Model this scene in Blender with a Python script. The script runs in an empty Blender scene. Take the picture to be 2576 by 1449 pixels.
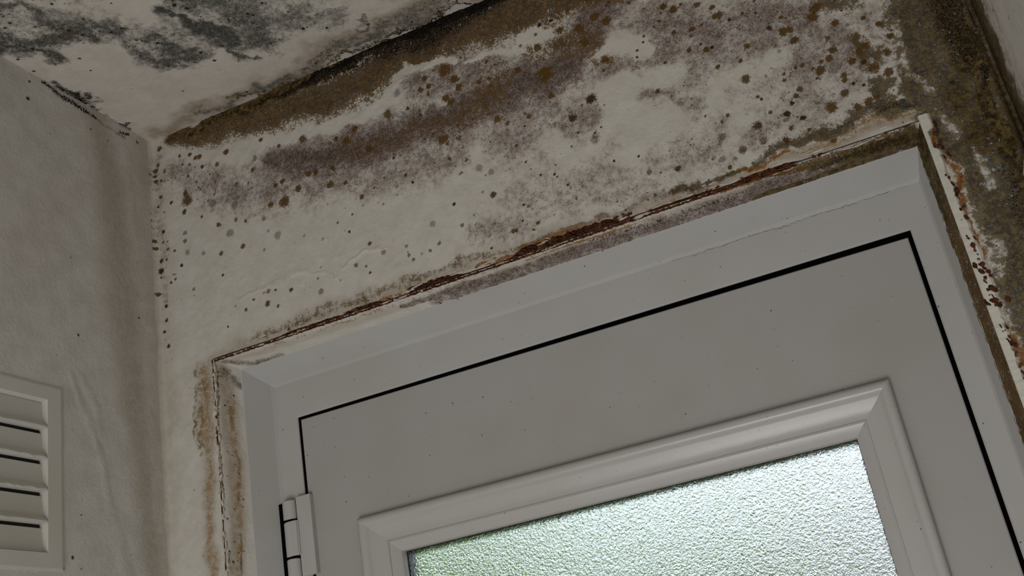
import bpy, bmesh, math, random
import numpy as np
from mathutils import Matrix, Vector

# ------------------------------------------------------------------ camera, sky, light, exposure
scene = bpy.context.scene
COL = scene.collection
EYE = Vector((0.0, -1.09096, 1.585))
cam_data = bpy.data.cameras.new('camera')
cam_data.lens = 37.1335
cam_data.sensor_width = 36.0
cam_data.clip_start = 0.01
camera = bpy.data.objects.new('camera', cam_data)
rot = Matrix([[0.900801, 0.295197, 0.31846], [0.400661, -0.282274, -0.871661], [-0.167418, 0.912787, -0.372546]])
camera.matrix_world = Matrix.Translation(EYE) @ rot.to_4x4()
COL.objects.link(camera)
scene.camera = camera

world = bpy.data.worlds.new('overcast_sky')
scene.world = world
world.use_nodes = True
bg = world.node_tree.nodes['Background']
bg.inputs['Color'].default_value = (0.84, 0.945, 1.0, 1)
bg.inputs['Strength'].default_value = 1.25

def area_light(name, loc, target, size, power, color):
    d = bpy.data.lights.new(name, 'AREA')
    d.shape = 'RECTANGLE'; d.size, d.size_y = size
    d.energy = power; d.color = color
    o = bpy.data.objects.new(name, d)
    o.location = loc
    o.rotation_euler = (Vector(target) - Vector(loc)).to_track_quat('-Z', 'Y').to_euler()
    COL.objects.link(o)
    return o
# added fill lamp set low behind the camera to lift soffit and ceiling
area_light('rear_fill_light', (-0.37, -1.96, 0.62), (-0.37, 0, 1.75), (0.80, 0.95), 12.5, (1.0, 0.965, 0.935))

cy = scene.cycles
cy.max_bounces, cy.diffuse_bounces, cy.glossy_bounces, cy.transmission_bounces = 5, 3, 2, 4
vs = scene.view_settings
vs.view_transform = 'Standard'; vs.look = 'None'
vs.exposure = 0.0; vs.gamma = 1.0; vs.use_curve_mapping = False

# ------------------------------------------------------------------ measures (metres)
X_LEFT, X_RIGHT, Z_CEIL, Y_REAR = -0.918, 0.172, 2.456, -2.00
OPEN_L, OPEN_R, OPEN_T = -0.8335, 0.0845, 2.0884      # edge of the plaster round the door
MID_L, MID_R, MID_T = -0.812, 0.0752, 2.0740          # plaster reveal meets the plastic frame (y = 0.035)
FACE_L, FACE_R, FACE_T = -0.790, 0.0690, 2.0517       # inner corner of the frame face (y = 0.070)
GAP_L, GAP_R, GAP_T = -0.757, 0.0431, 2.0000          # frame edge at the black gap
Y_MID, Y_FACE = 0.035, 0.070

# ------------------------------------------------------------------ helpers
def mark(o, label=None, cat=None, kind=None, group=None):
    if label: o['label'] = label
    if cat: o['category'] = cat
    if kind: o['kind'] = kind
    if group: o['group'] = group
    return o

def obj(name, verts, faces, mat, parent=None, smooth=False):
    me = bpy.data.meshes.new(name)
    me.from_pydata([tuple(v) for v in verts], [], [tuple(f) for f in faces])
    me.update()
    if smooth:
        for p in me.polygons: p.use_smooth = True
    me.materials.append(mat)
    o = bpy.data.objects.new(name, me)
    COL.objects.link(o)
    if parent: o.parent = parent
    return o

def bm_obj(name, bm, mat, parent=None, smooth=False):
    bmesh.ops.recalc_face_normals(bm, faces=bm.faces)
    me = bpy.data.meshes.new(name)
    bm.to_mesh(me); bm.free()
    if smooth:
        for p in me.polygons: p.use_smooth = True
    me.materials.append(mat)
    o = bpy.data.objects.new(name, me)
    COL.objects.link(o)
    if parent: o.parent = parent
    return o

def empty(name, loc=(0, 0, 0), parent=None):
    o = bpy.data.objects.new(name, None)
    o.location = loc
    COL.objects.link(o)
    if parent: o.parent = parent
    return o

def add_box(bm, x0, x1, y0, y1, z0, z1, bevel=0.0):
    r = bmesh.ops.create_cube(bm, size=1.0)
    vs_ = r['verts']
    for v in vs_:
        v.co = Vector(((x0 + x1) / 2 + v.co.x * (x1 - x0), (y0 + y1) / 2 + v.co.y * (y1 - y0), (z0 + z1) / 2 + v.co.z * (z1 - z0)))
    if bevel:
        es = list({e for v in vs_ for e in v.link_edges})
        bmesh.ops.bevel(bm, geom=es, offset=bevel, segments=2, affect='EDGES', profile=0.5)

def box(name, mat, x0, x1, y0, y1, z0, z1, bevel=0.0, parent=None):
    bm = bmesh.new(); add_box(bm, x0, x1, y0, y1, z0, z1, bevel)
    return bm_obj(name, bm, mat, parent)

# numpy value noise
_rng = np.random.default_rng(7)
_T = _rng.random((8, 256, 256))
def vnoise(u, v, scale, seed=0):
    a = u * scale + 37.7 * seed + 500; b = v * scale + 91.3 * seed + 500
    i = np.floor(a).astype(int); j = np.floor(b).astype(int)
    fa = a - i; fb = b - j
    fa = fa * fa * (3 - 2 * fa); fb = fb * fb * (3 - 2 * fb)
    T = _T[seed % 8]
    i0, i1, j0, j1 = i % 256, (i + 1) % 256, j % 256, (j + 1) % 256
    return (T[i0, j0] * (1 - fa) + T[i1, j0] * fa) * (1 - fb) + (T[i0, j1] * (1 - fa) + T[i1, j1] * fa) * fb
def fbm(u, v, scale, octs=4, seed=0):
    s = 0; a = 1.0; n = 0
    for k in range(octs):
        s = s + a * vnoise(u, v, scale * 2 ** k, seed + k); n += a; a *= 0.55
    return s / n
def sstep(a, b, x):
    t = np.clip((x - a) / (b - a), 0, 1)
    return t * t * (3 - 2 * t)

class Painter:
    """density maps of the stains on one surface, in that surface's own two coordinates (metres)"""
    LAYERS = ('haze', 'brown', 'black', 'olive', 'rust', 'spot', 'tint', 'tan_wash')
    def __init__(self, us, vs_, warp=0.011):
        self.us, self.vs = us, vs_
        self.U, self.V = np.meshgrid(us, vs_, indexing='ij')
        self.M = {k: np.zeros_like(self.U) for k in self.LAYERS}
        self.relief = np.zeros_like(self.U)
        self.WU = self.U + warp * 2.6 * (fbm(self.U, self.V, 32, 6, 1) - .5)
        self.WV = self.V + warp * 2.6 * (fbm(self.U, self.V, 32, 6, 4) - .5)
        self.fine = fbm(self.U, self.V, 260, 3, 2)
    def win(self, u0, u1, v0, v1):
        a, b = np.searchsorted(self.us, [u0, u1]); c, d = np.searchsorted(self.vs, [v0, v1])
        return (slice(max(a - 1, 0), b + 1), slice(max(c - 1, 0), d + 1))
    def field(self, pts, soft, pad=0.02, warped=True):
        P = np.array(pts, float); r = P[:, 2].max() + pad
        w = self.win(P[:, 0].min() - r, P[:, 0].max() + r, P[:, 1].min() - r, P[:, 1].max() + r)
        U, V = (self.WU[w], self.WV[w]) if warped else (self.U[w], self.V[w])
        best = np.full(U.shape, 9.0)
        if len(P) == 1: P = np.vstack([P, P + [1e-6, 0, 0]])
        for p, q in zip(P[:-1], P[1:]):
            dx, dy = q[0] - p[0], q[1] - p[1]
            t = np.clip(((U - p[0]) * dx + (V - p[1]) * dy) / (dx * dx + dy * dy + 1e-12), 0, 1)
            d = np.hypot(U - p[0] - t * dx, V - p[1] - t * dy) / (p[2] + t * (q[2] - p[2]))
            best = np.minimum(best, d)
        return w, 1 - sstep(1 - soft, 1.0, best)
    def stroke(self, layer, pts, val=1.0, soft=0.7, op='max'):
        w, f = self.field(pts, soft)
        m = self.M[layer]
        if op == 'max': m[w] = np.maximum(m[w], f * val)
        elif op == 'add': m[w] = np.clip(m[w] + f * val, 0, 1)
        else: m[w] = m[w] * (1 - f * val)
    def clean(self, pts, val=1.0, soft=0.6, layers=('haze', 'brown', 'olive')):
        for k in layers: self.stroke(k, pts, val, soft, 'cut')
    def spots(self, data):
        for (u, v, r, tint) in data:
            w = self.win(u - 2.4 * r, u + 2.4 * r, v - 2.4 * r, v + 2.4 * r)
            wob = 0.10 * r / 0.004
            U = self.U[w] + min(wob, .6) * 0.006 * (self.fine[w] - .5)
            d = np.hypot(U - u, self.V[w] - v) / r * (0.78 + 0.5 * self.fine[w])
            s = np.clip(1.0 - 0.5 * d, 0, 1)
            better = s > self.M['spot'][w]
            self.M['spot'][w] = np.where(better, s, self.M['spot'][w])
            self.M['tint'][w] = np.where(better, tint, self.M['tint'][w])
    def scatter(self, n, weight, r0, r1, tints, seed):
        rg = np.random.default_rng(seed); out = []
        u0, u1, v0, v1 = self.us[0], self.us[-1], self.vs[0], self.vs[-1]
        tries = 0
        while len(out) < n and tries < n * 60:
            tries += 1
            u = rg.uniform(u0, u1); v = rg.uniform(v0, v1)
            a = min(np.searchsorted(self.us, u), len(self.us) - 1); b = min(np.searchsorted(self.vs, v), len(self.vs) - 1)
            if rg.random() < weight[a, b]:
                out.append((u, v, r0 + (r1 - r0) * rg.random() ** 2.5, tints[rg.integers(len(tints))]))
        self.spots(out)
    def mesh(self, name, pos, mat, hole=None, parent=None):
        nu, nv = self.U.shape
        keep = np.ones((nu - 1, nv - 1), bool)
        if hole is not None:
            cu = (self.us[:-1] + self.us[1:]) / 2; cv = (self.vs[:-1] + self.vs[1:]) / 2
            keep = ~hole(cu[:, None], cv[None, :])
        i, j = np.nonzero(keep)
        f = np.stack([i * nv + j, (i + 1) * nv + j, (i + 1) * nv + j + 1, i * nv + j + 1], 1)
        used = np.unique(f); remap = np.full(nu * nv, -1); remap[used] = np.arange(len(used))
        f = remap[f]
        P = np.stack([a.ravel() for a in pos], 1)[used]
        me = bpy.data.meshes.new(name)
        me.vertices.add(len(P)); me.vertices.foreach_set('co', P.astype(np.float32).ravel())
        me.loops.add(f.size); me.loops.foreach_set('vertex_index', f.astype(np.int32).ravel())
        me.polygons.add(len(f)); me.polygons.foreach_set('loop_start', np.arange(0, f.size, 4, dtype=np.int32))
        me.polygons.foreach_set('use_smooth', np.ones(len(f), bool))
        me.update(calc_edges=True)
        for an, ks in (('stain_a', self.LAYERS[:4]), ('stain_b', self.LAYERS[4:])):
            at = me.attributes.new(an, 'FLOAT_COLOR', 'POINT')
            at.data.foreach_set('color', np.stack([self.M[k].ravel()[used] for k in ks], 1).astype(np.float32).ravel())
        me.materials.append(mat)
        o = bpy.data.objects.new(name, me); COL.objects.link(o)
        if parent: o.parent = parent
        return o

def span(*parts):
    """1-D grid from (start, stop, step) runs"""
    a = np.concatenate([np.linspace(s, e, max(2, int(round((e - s) / st)) + 1)) for s, e, st in parts])
    return np.unique(a.round(5))

# ------------------------------------------------------------------ materials
class G:
    """tiny node-graph writer"""
    def __init__(self, name):
        self.m = bpy.data.materials.new(name); self.m.use_nodes = True
        self.t = self.m.node_tree; self.b = self.t.nodes['Principled BSDF']
    def n(self, kind, **kw):
        nd = self.t.nodes.new(kind)
        for k, v in kw.items(): setattr(nd, k, v)
        return nd
    def put(self, sock, v):
        if isinstance(v, bpy.types.NodeSocket): self.t.links.new(v, sock)
        else:
            sock.default_value = v
    def math(self, op, a, b=0.0, c=None, clamp=False):
        nd = self.n('ShaderNodeMath', operation=op, use_clamp=clamp)
        self.put(nd.inputs[0], a); self.put(nd.inputs[1], b)
        if c is not None: self.put(nd.inputs[2], c)
        return nd.outputs[0]
    def ramp(self, x, lo, hi, to0=0.0, to1=1.0):
        nd = self.n('ShaderNodeMapRange', interpolation_type='SMOOTHSTEP')
        self.put(nd.inputs[0], x)
        for k, v in zip((1, 2, 3, 4), (lo, hi, to0, to1)): self.put(nd.inputs[k], v)
        return nd.outputs[0]
    def noise(self, scale, detail=4, rough=0.55, vec=None, dist=0.0):
        nd = self.n('ShaderNodeTexNoise')
        self.put(nd.inputs['Scale'], scale); self.put(nd.inputs['Detail'], detail)
        self.put(nd.inputs['Roughness'], rough); self.put(nd.inputs['Distortion'], dist)
        if vec is not None: self.put(nd.inputs['Vector'], vec)
        return nd.outputs['Fac']
    def mix(self, f, a, b):
        nd = self.n('ShaderNodeMix', data_type='RGBA')
        self.put(nd.inputs[0], f)
        for s, v in ((nd.inputs[6], a), (nd.inputs[7], b)):
            self.put(s, v if isinstance(v, bpy.types.NodeSocket) else (*v, 1))
        return nd.outputs[2]
    def flat(self, axes):
        """object coordinates laid flat on two axes"""
        co = self.n('ShaderNodeTexCoord').outputs['Object']
        s = self.n('ShaderNodeSeparateXYZ'); self.put(s.inputs[0], co)
        c = self.n('ShaderNodeCombineXYZ')
        self.put(c.inputs[0], s.outputs[axes[0]]); self.put(c.inputs[1], s.outputs[axes[1]])
        return co, c.outputs[0]
    def specks(self, vec, scale, radius, share):
        v = self.n('ShaderNodeTexVoronoi', voronoi_dimensions='2D')
        self.put(v.inputs['Vector'], vec); self.put(v.inputs['Scale'], scale)
        sep = self.n('ShaderNodeSeparateColor'); self.put(sep.inputs[0], v.outputs['Color'])
        on = self.math('LESS_THAN', sep.outputs[0], share)
        rad = self.math('MULTIPLY', self.math('MULTIPLY_ADD', sep.outputs[1], 0.7, 0.3), radius * scale)
        dot = self.ramp(self.math('DIVIDE', v.outputs['Distance'], rad), 1.0, 0.7)
        return self.math('MULTIPLY', on, dot)
    def bump(self, h, dist, strength=1.0):
        nd = self.n('ShaderNodeBump'); self.put(nd.inputs['Height'], h)
        nd.inputs['Distance'].default_value = dist; nd.inputs['Strength'].default_value = strength
        self.t.links.new(nd.outputs[0], self.b.inputs['Normal'])
    def done(self, color, rough=0.6, **kw):
        self.put(self.b.inputs['Base Color'], color if isinstance(color, bpy.types.NodeSocket) else (*color, 1))
        self.put(self.b.inputs['Roughness'], rough)
        for k, v in kw.items(): self.put(self.b.inputs[k], v)
        return self.m

def plaster(name, axes, white=(0.67, 0.645, 0.595), ceiling=False):
    g = G(name); co, flat = g.flat(axes)
    a = g.n('ShaderNodeAttribute', attribute_name='stain_a'); b = g.n('ShaderNodeAttribute', attribute_name='stain_b')
    sa = g.n('ShaderNodeSeparateColor'); g.put(sa.inputs[0], a.outputs['Color'])
    sb = g.n('ShaderNodeSeparateColor'); g.put(sb.inputs[0], b.outputs['Color'])
    haze, brown, black, olive = sa.outputs[0], sa.outputs[1], sa.outputs[2], a.outputs['Alpha']
    rust, spot, tint, tan_wash = sb.outputs[0], sb.outputs[1], sb.outputs[2], b.outputs['Alpha']
    def crisp(x): return g.ramp(x, 0.30, 0.70)
    n_big = crisp(g.noise(34, 4, 0.6, co)); n_mid = crisp(g.noise(140, 4, 0.65, co))
    n_fine = crisp(g.noise(460, 3, 0.7, co)); n_grain = crisp(g.noise(1050, 2, 0.6, co))
    def blend(a, b, c, d):
        t = g.math('MULTIPLY', n_big, a)
        for nz, k in ((n_mid, b), (n_fine, c), (n_grain, d)): t = g.math('MULTIPLY_ADD', nz, k, t)
        return g.math('SUBTRACT', t, (a + b + c + d) / 2)
    def cover(mask, wts, lo, hi):
        return g.math('MULTIPLY', g.ramp(g.math('ADD', mask, blend(*wts)), lo, hi), g.ramp(mask, 0.0, 0.16))
    col = g.mix(n_big, white, tuple(c * k for c, k in zip(white, (0.90, 0.89, 0.86))))
    col = g.mix(g.math('MULTIPLY', tan_wash, g.math('MULTIPLY_ADD', n_mid, 0.35, 0.65)), col, (0.33, 0.26, 0.18))  # tan wash: dirt stains and plain darker bands
    # thin film of mould: soft veil, then speckle that follows it
    hz = (0.15, 0.148, 0.135) if ceiling else (0.215, 0.160, 0.138)
    veil = cover(haze, (.34, .40, .22, .08), 0.02, 0.90)
    col = g.mix(g.math('MULTIPLY', veil, 0.84), col, hz)
    col = g.mix(g.math('MULTIPLY', g.ramp(haze, 0.72, 1.0), g.math('MULTIPLY_ADD', n_mid, 0.4, 0.35)), col, (0.115, 0.076, 0.062) if not ceiling else (0.07, 0.07, 0.065))
    sp = cover(haze, (.15, .45, .90, .50), 0.70, 1.20)
    col = g.mix(g.math('MULTIPLY', sp, 0.70), col, (0.045, 0.030, 0.024) if not ceiling else (0.035, 0.035, 0.03))
    br = cover(brown, (.25, .55, .75, .30), 0.12, 0.62)
    bcol = g.mix(g.ramp(g.math('MULTIPLY_ADD', n_fine, 0.5, g.math('MULTIPLY', n_mid, 0.5)), 0.22, 0.80), (0.014, 0.006, 0.002), (0.205, 0.114, 0.026))
    bcol = g.mix(g.math('MULTIPLY', n_big, 0.45), bcol, (0.060, 0.028, 0.006))
    col = g.mix(g.math('MULTIPLY', br, 0.94), col, bcol)
    ol = cover(olive, (.30, .65, .32, .12), 0.08, 0.70)
    ocol = g.mix(g.ramp(g.math('MULTIPLY_ADD', n_fine, 0.35, g.math('MULTIPLY', n_mid, 0.65)), 0.22, 0.80), (0.006, 0.004, 0.002), (0.200, 0.148, 0.062))
    ocol = g.mix(g.math('MULTIPLY', n_big, 0.5), ocol, (0.070, 0.040, 0.010))
    col = g.mix(g.math('MULTIPLY', ol, 0.93), col, ocol)
    ru = cover(rust, (.20, .60, .80, .30), 0.25, 0.85)
    rcol = g.mix(n_fine, (0.080, 0.018, 0.003), (0.38, 0.150, 0.026))
    rcol = g.mix(g.ramp(rust, 0.35, 0.95), (0.36, 0.235, 0.100), rcol)
    col = g.mix(g.math('MULTIPLY', ru, 0.92), col, rcol)
    edge = g.math('ADD', spot, blend(0, .10, .20, .12))
    sm = g.ramp(edge, 0.42, 0.68)
    scol = g.mix(g.ramp(tint, 0.0, 0.5), (0.215, 0.19, 0.155), (0.135, 0.070, 0.014))
    scol = g.mix(g.ramp(tint, 0.5, 1.0), scol, (0.014, 0.008, 0.005))
    scol = g.mix(g.math('MULTIPLY', n_fine, 0.35), scol, (0.02, 0.010, 0.004))
    col = g.mix(g.math('MULTIPLY', sm, g.ramp(tint, 0.0, 0.5, 0.66, 0.95)), col, scol)
    # pin-head specks, more of them where mould grows
    grow = g.math('ADD', g.math('ADD', haze, olive), g.math('MULTIPLY_ADD', brown, 0.5, 0.06), clamp=True)
    tiny = g.math('MULTIPLY', g.specks(flat, 120, 0.0011, 0.45), g.ramp(grow, 0.08, 0.5))
    col = g.mix(g.math('MULTIPLY', tiny, 0.75), col, (0.035, 0.022, 0.012))
    lone = g.specks(flat, 26, 0.0010, 0.30)
    col = g.mix(g.math('MULTIPLY', lone, 0.8), col, (0.04, 0.03, 0.025))
    bk = cover(black, (.0, .30, 1.0, .7), 0.42, 0.72)
    col = g.mix(bk, col, (0.006, 0.005, 0.0045))
    g.bump(g.noise(210, 3, 0.75, co), 0.0016, 0.5)
    return g.done(col, 0.75, **{'Specular IOR Level': 0.12})

def plastic(name, axes, base=(0.52, 0.517, 0.512), specks=True, rough=0.32):
    g = G(name); co, flat = g.flat(axes)
    col = g.mix(g.ramp(g.noise(9, 3, 0.5, co), 0.35, 0.7), base, tuple(c * k for c, k in zip(base, (0.95, 0.935, 0.91))))
    smear = g.math('MULTIPLY', g.ramp(g.noise(60, 4, 0.7, co), 0.62, 0.8), 0.12)
    col = g.mix(smear, col, (0.30, 0.26, 0.21))
    if specks:
        col = g.mix(g.math('MULTIPLY', g.specks(flat, 24, 0.0012, 0.42), 0.85), col, (0.045, 0.035, 0.03))
        col = g.mix(g.math('MULTIPLY', g.specks(flat, 47, 0.0008, 0.22), 0.6), col, (0.06, 0.05, 0.04))
    g.bump(g.noise(220, 3, 0.6, co), 0.0004, 0.25)
    return g.done(col, rough)

def simple(name, color, rough=0.6, scale=40.0, vary=0.25, bump=0.0, **kw):
    g = G(name); co, _ = g.flat((0, 2))
    col = g.mix(g.ramp(g.noise(scale, 5, 0.6, co), 0.3, 0.7), color, tuple(c * (1 - vary) for c in color))
    if bump: g.bump(g.noise(scale * 3, 4, 0.6, co), bump, 0.6)
    return g.done(col, rough, **kw)

M_WALL = plaster('mouldy_plaster_back', (0, 2))
M_SIDE = plaster('painted_plaster_side', (1, 2), white=(0.70, 0.672, 0.638))
M_CEIL = plaster('mouldy_plaster_ceiling', (0, 1), white=(0.69, 0.645, 0.595), ceiling=True)
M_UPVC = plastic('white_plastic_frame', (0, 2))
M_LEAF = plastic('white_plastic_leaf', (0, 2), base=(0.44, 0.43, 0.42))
M_BEAD = plastic('white_plastic_bead', (0, 2), base=(0.52, 0.51, 0.50), rough=0.28)
M_BLACK = simple('matt_black', (0.003, 0.003, 0.003), 0.9, **{'Specular IOR Level': 0.0})
M_SPACER = simple('dark_spacer', (0.03, 0.035, 0.04), 0.45)
M_VENT = plastic('painted_vent', (1, 2), base=(0.66, 0.64, 0.59), specks=False, rough=0.55)
M_DARK = simple('dark_slot', (0.015, 0.013, 0.011), 0.9)
M_SEAL = simple('cream_filler', (0.74, 0.72, 0.63), 0.5, 60, 0.08, 0.0005)
M_FLOOR = simple('grey_floor', (0.46, 0.45, 0.44), 0.6, 6, 0.2)
M_PAINT = simple('white_gloss_paint', (0.78, 0.79, 0.78), 0.35, 8, 0.05)
M_FLAKE = simple('peeling_paint', (0.78, 0.70, 0.58), 0.6, 120, 0.35, 0.0006)

def rust_material():
    g = G('rusty_crust'); co, _ = g.flat((0, 2))
    a = g.noise(170, 5, 0.65, co); b = g.noise(60, 3, 0.6, co)
    col = g.mix(g.ramp(a, 0.35, 0.65), (0.030, 0.008, 0.003), (0.16, 0.042, 0.008))
    col = g.mix(g.ramp(b, 0.56, 0.72), col, (0.36, 0.15, 0.03))
    g.bump(g.noise(420, 4, 0.7, co), 0.0025, 0.9)
    return g.done(col, 0.85)
M_RUST = rust_material()

def glass_material():
    g = G('obscure_glass'); co, flat = g.flat((0, 2))
    n1 = g.noise(330, 2.0, 0.5, co, 0.6)
    n2 = g.noise(90, 2, 0.5, co)
    g.bump(g.math('ADD', n1, g.math('MULTIPLY', n2, 0.4)), 0.0018, 0.62)
    return g.done((0.97, 0.985, 0.99), 0.07, **{'Transmission Weight': 1.0, 'IOR': 1.46})
M_GLASS = glass_material()

# ------------------------------------------------------------------ back wall
us = span((X_LEFT, OPEN_L, 0.00125), (OPEN_L, OPEN_R, 0.00125), (OPEN_R, X_RIGHT, 0.00125), (X_RIGHT, 0.25, 0.02))
vv = span((0.0, 1.70, 0.1), (1.70, 1.77, 0.01), (1.77, OPEN_T, 0.00125), (OPEN_T, Z_CEIL, 0.00125), (Z_CEIL, 2.50, 0.02))
p = Painter(us, vv)
S = p.stroke
# purple-grey film: wide thin veil first, then the dense bands
S('haze', [(-0.8777, 2.3921, 0.0410), (-0.8106, 2.3410, 0.0656), (-0.7065, 2.3023, 0.0812), (-0.6073, 2.2775, 0.0778), (-0.4999, 2.2665, 0.0746), (-0.3816, 2.2554, 0.0822), (-0.3018, 2.2464, 0.0901)], .52, .9)
S('haze', [(-0.2575, 2.3325, 0.0920), (-0.1858, 2.3007, 0.0987), (-0.0946, 2.2658, 0.1087), (-0.0118, 2.2234, 0.1032), (0.0515, 2.1953, 0.0812)], .60, .9)
S('haze', [(-0.3717, 2.1614, 0.0577), (-0.2696, 2.1508, 0.0653), (-0.1720, 2.1455, 0.0675), (-0.0795, 2.1405, 0.0603), (0.0006, 2.1390, 0.0538)], .36, .9)
S('haze', [(-0.8237, 2.3522, 0.0331), (-0.7582, 2.3152, 0.0447), (-0.6945, 2.2917, 0.0434)], .58, .9)
S('haze', [(-0.7085, 2.3469, 0.0381), (-0.6402, 2.3175, 0.0584), (-0.5780, 2.3119, 0.0691), (-0.5056, 2.3077, 0.0585), (-0.4297, 2.3042, 0.0626), (-0.3727, 2.3046, 0.0641), (-0.3274, 2.3093, 0.0632), (-0.2779, 2.3118, 0.0648), (-0.2383, 2.3478, 0.0622), (-0.1962, 2.3950, 0.0652)], .88, .8)
S('haze', [(-0.6645, 2.3299, 0.0249), (-0.5906, 2.3107, 0.0362), (-0.5178, 2.3065, 0.0323), (-0.4415, 2.3030, 0.0342), (-0.3822, 2.3146, 0.0393), (-0.3274, 2.3093, 0.0330), (-0.2708, 2.3205, 0.0325)], .98, .8)
S('haze', [(-0.4711, 2.3766, 0.0475), (-0.4202, 2.3610, 0.0522), (-0.3614, 2.3358, 0.0450)], .70, .7)
S('haze', [(-0.2952, 2.2267, 0.0315), (-0.2801, 2.2489, 0.0263), (-0.2582, 2.2287, 0.0259)], .66, .9)
S('haze', [(-0.3650, 2.2259, 0.0215), (-0.3408, 2.2392, 0.0268)], .66, .9)
S('haze', [(-0.1530, 2.3326, 0.0573), (-0.1096, 2.2838, 0.0601), (-0.0525, 2.2805, 0.0587), (0.0069, 2.2587, 0.0473)], .72, .9)
S('haze', [(-0.1662, 2.1698, 0.0146), (-0.1317, 2.1935, 0.0194), (-0.1578, 2.2262, 0.0129), (-0.2010, 2.2332, 0.0091)], .58, .9)
S('haze', [(-0.2981, 2.1614, 0.0204), (-0.2655, 2.1226, 0.0247), (-0.2076, 2.1170, 0.0193)], .46, .9)
S('haze', [(-0.2565, 2.2002, 0.0112)], .7, .9)
S('haze', [(-0.1361, 2.1368, 0.0237), (-0.0890, 2.1391, 0.0233), (-0.0511, 2.1447, 0.0184)], .56, .9)
S('haze', [(-0.0380, 2.1601, 0.0230), (0.0123, 2.1496, 0.0269), (0.0408, 2.1582, 0.0223)], .54, .9)
S('haze', [(-0.4308, 2.1334, 0.0318), (-0.3675, 2.1274, 0.0309), (-0.3148, 2.1299, 0.0253)], .42, .9)
# reddish dense cores
S('brown', [(-0.4136, 2.2977, 0.0282), (-0.3760, 2.3179, 0.0421), (-0.3572, 2.3280, 0.0280)], .36, .9)
S('brown', [(-0.5966, 2.3130, 0.0212), (-0.5419, 2.3069, 0.0296), (-0.4827, 2.3016, 0.0260), (-0.4316, 2.2930, 0.0255)], .20, .9)
S('brown', [(-0.3178, 2.3593, 0.0224), (-0.2812, 2.3491, 0.0330), (-0.2417, 2.3315, 0.0323), (-0.2265, 2.3041, 0.0132)], .44, .9)
S('brown', [(-0.3050, 2.3116, 0.0164)], .7, .7)
# brown growth under the ceiling line
S('brown', [(-0.8853, 2.4474, 0.0140), (-0.8530, 2.4407, 0.0262), (-0.7897, 2.4295, 0.0350), (-0.7074, 2.4253, 0.0406), (-0.6420, 2.4134, 0.0459), (-0.5845, 2.4069, 0.0525), (-0.5459, 2.4117, 0.0470), (-0.5000, 2.4273, 0.0392), (-0.4392, 2.4260, 0.0456), (-0.3639, 2.4173, 0.0512), (-0.3069, 2.4162, 0.0536), (-0.2403, 2.4160, 0.0557), (-0.1950, 2.4005, 0.0436)], 1.0, .85)
S('brown', [(-0.8817, 2.4473, 0.0098), (-0.7883, 2.4470, 0.0176), (-0.6913, 2.4504, 0.0210), (-0.5849, 2.4546, 0.0216), (-0.4960, 2.4547, 0.0222), (-0.3663, 2.4535, 0.0213), (-0.3171, 2.4527, 0.0209)], 1.0, .5)
S('tan_wash', [(-0.8889, 2.4488, 0.0140), (-0.6916, 2.4473, 0.0236), (-0.5849, 2.4546, 0.0229), (-0.3663, 2.4535, 0.0236)], .8, .8)
S('olive', [(-0.8526, 2.4459, 0.0069), (-0.7883, 2.4470, 0.0135), (-0.6914, 2.4492, 0.0158), (-0.5849, 2.4546, 0.0178), (-0.4960, 2.4547, 0.0222), (-0.3663, 2.4535, 0.0213), (-0.3055, 2.4536, 0.0208)], .92, .8)
# black band of pin-heads below the ceiling line
S('black', [(-0.7327, 2.4463, 0.0053), (-0.6318, 2.4451, 0.0103), (-0.5862, 2.4440, 0.0152), (-0.5355, 2.4415, 0.0199), (-0.4798, 2.4390, 0.0281), (-0.4375, 2.4367, 0.0349), (-0.4011, 2.4395, 0.0297), (-0.3680, 2.4434, 0.0212), (-0.3415, 2.4451, 0.0152)], .66, .85)
S('black', [(-0.6511, 2.4501, 0.0052), (-0.5851, 2.4528, 0.0089), (-0.4963, 2.4529, 0.0148), (-0.4473, 2.4515, 0.0219), (-0.4053, 2.4504, 0.0227), (-0.3666, 2.4517, 0.0177), (-0.3287, 2.4519, 0.0140)], 1.0, .8)
# clean ridges and patches
for pts in ([(-0.6987, 2.3782, 0.0090), (-0.6597, 2.3723, 0.0088), (-0.6157, 2.3623, 0.0112), (-0.5720, 2.3572, 0.0110), (-0.5402, 2.3630, 0.0109), (-0.5153, 2.3860, 0.0103), (-0.4912, 2.4042, 0.0103), (-0.4557, 2.3982, 0.0077), (-0.4199, 2.3807, 0.0058)],
            [(-0.4008, 2.3724, 0.0035), (-0.3780, 2.3705, 0.0052), (-0.3524, 2.3697, 0.0051)], [(-0.3260, 2.3752, 0.0124), (-0.3067, 2.3739, 0.0191), (-0.2880, 2.3703, 0.0100)],
            [(-0.2242, 2.3148, 0.0133), (-0.1987, 2.3122, 0.0210), (-0.1777, 2.2913, 0.0181)],
            [(-0.2403, 2.2638, 0.0130), (-0.2133, 2.2695, 0.0181), (-0.1975, 2.2486, 0.0143), (-0.2377, 2.2400, 0.0103)]):
    p.clean(pts, .93, .5)
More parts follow.
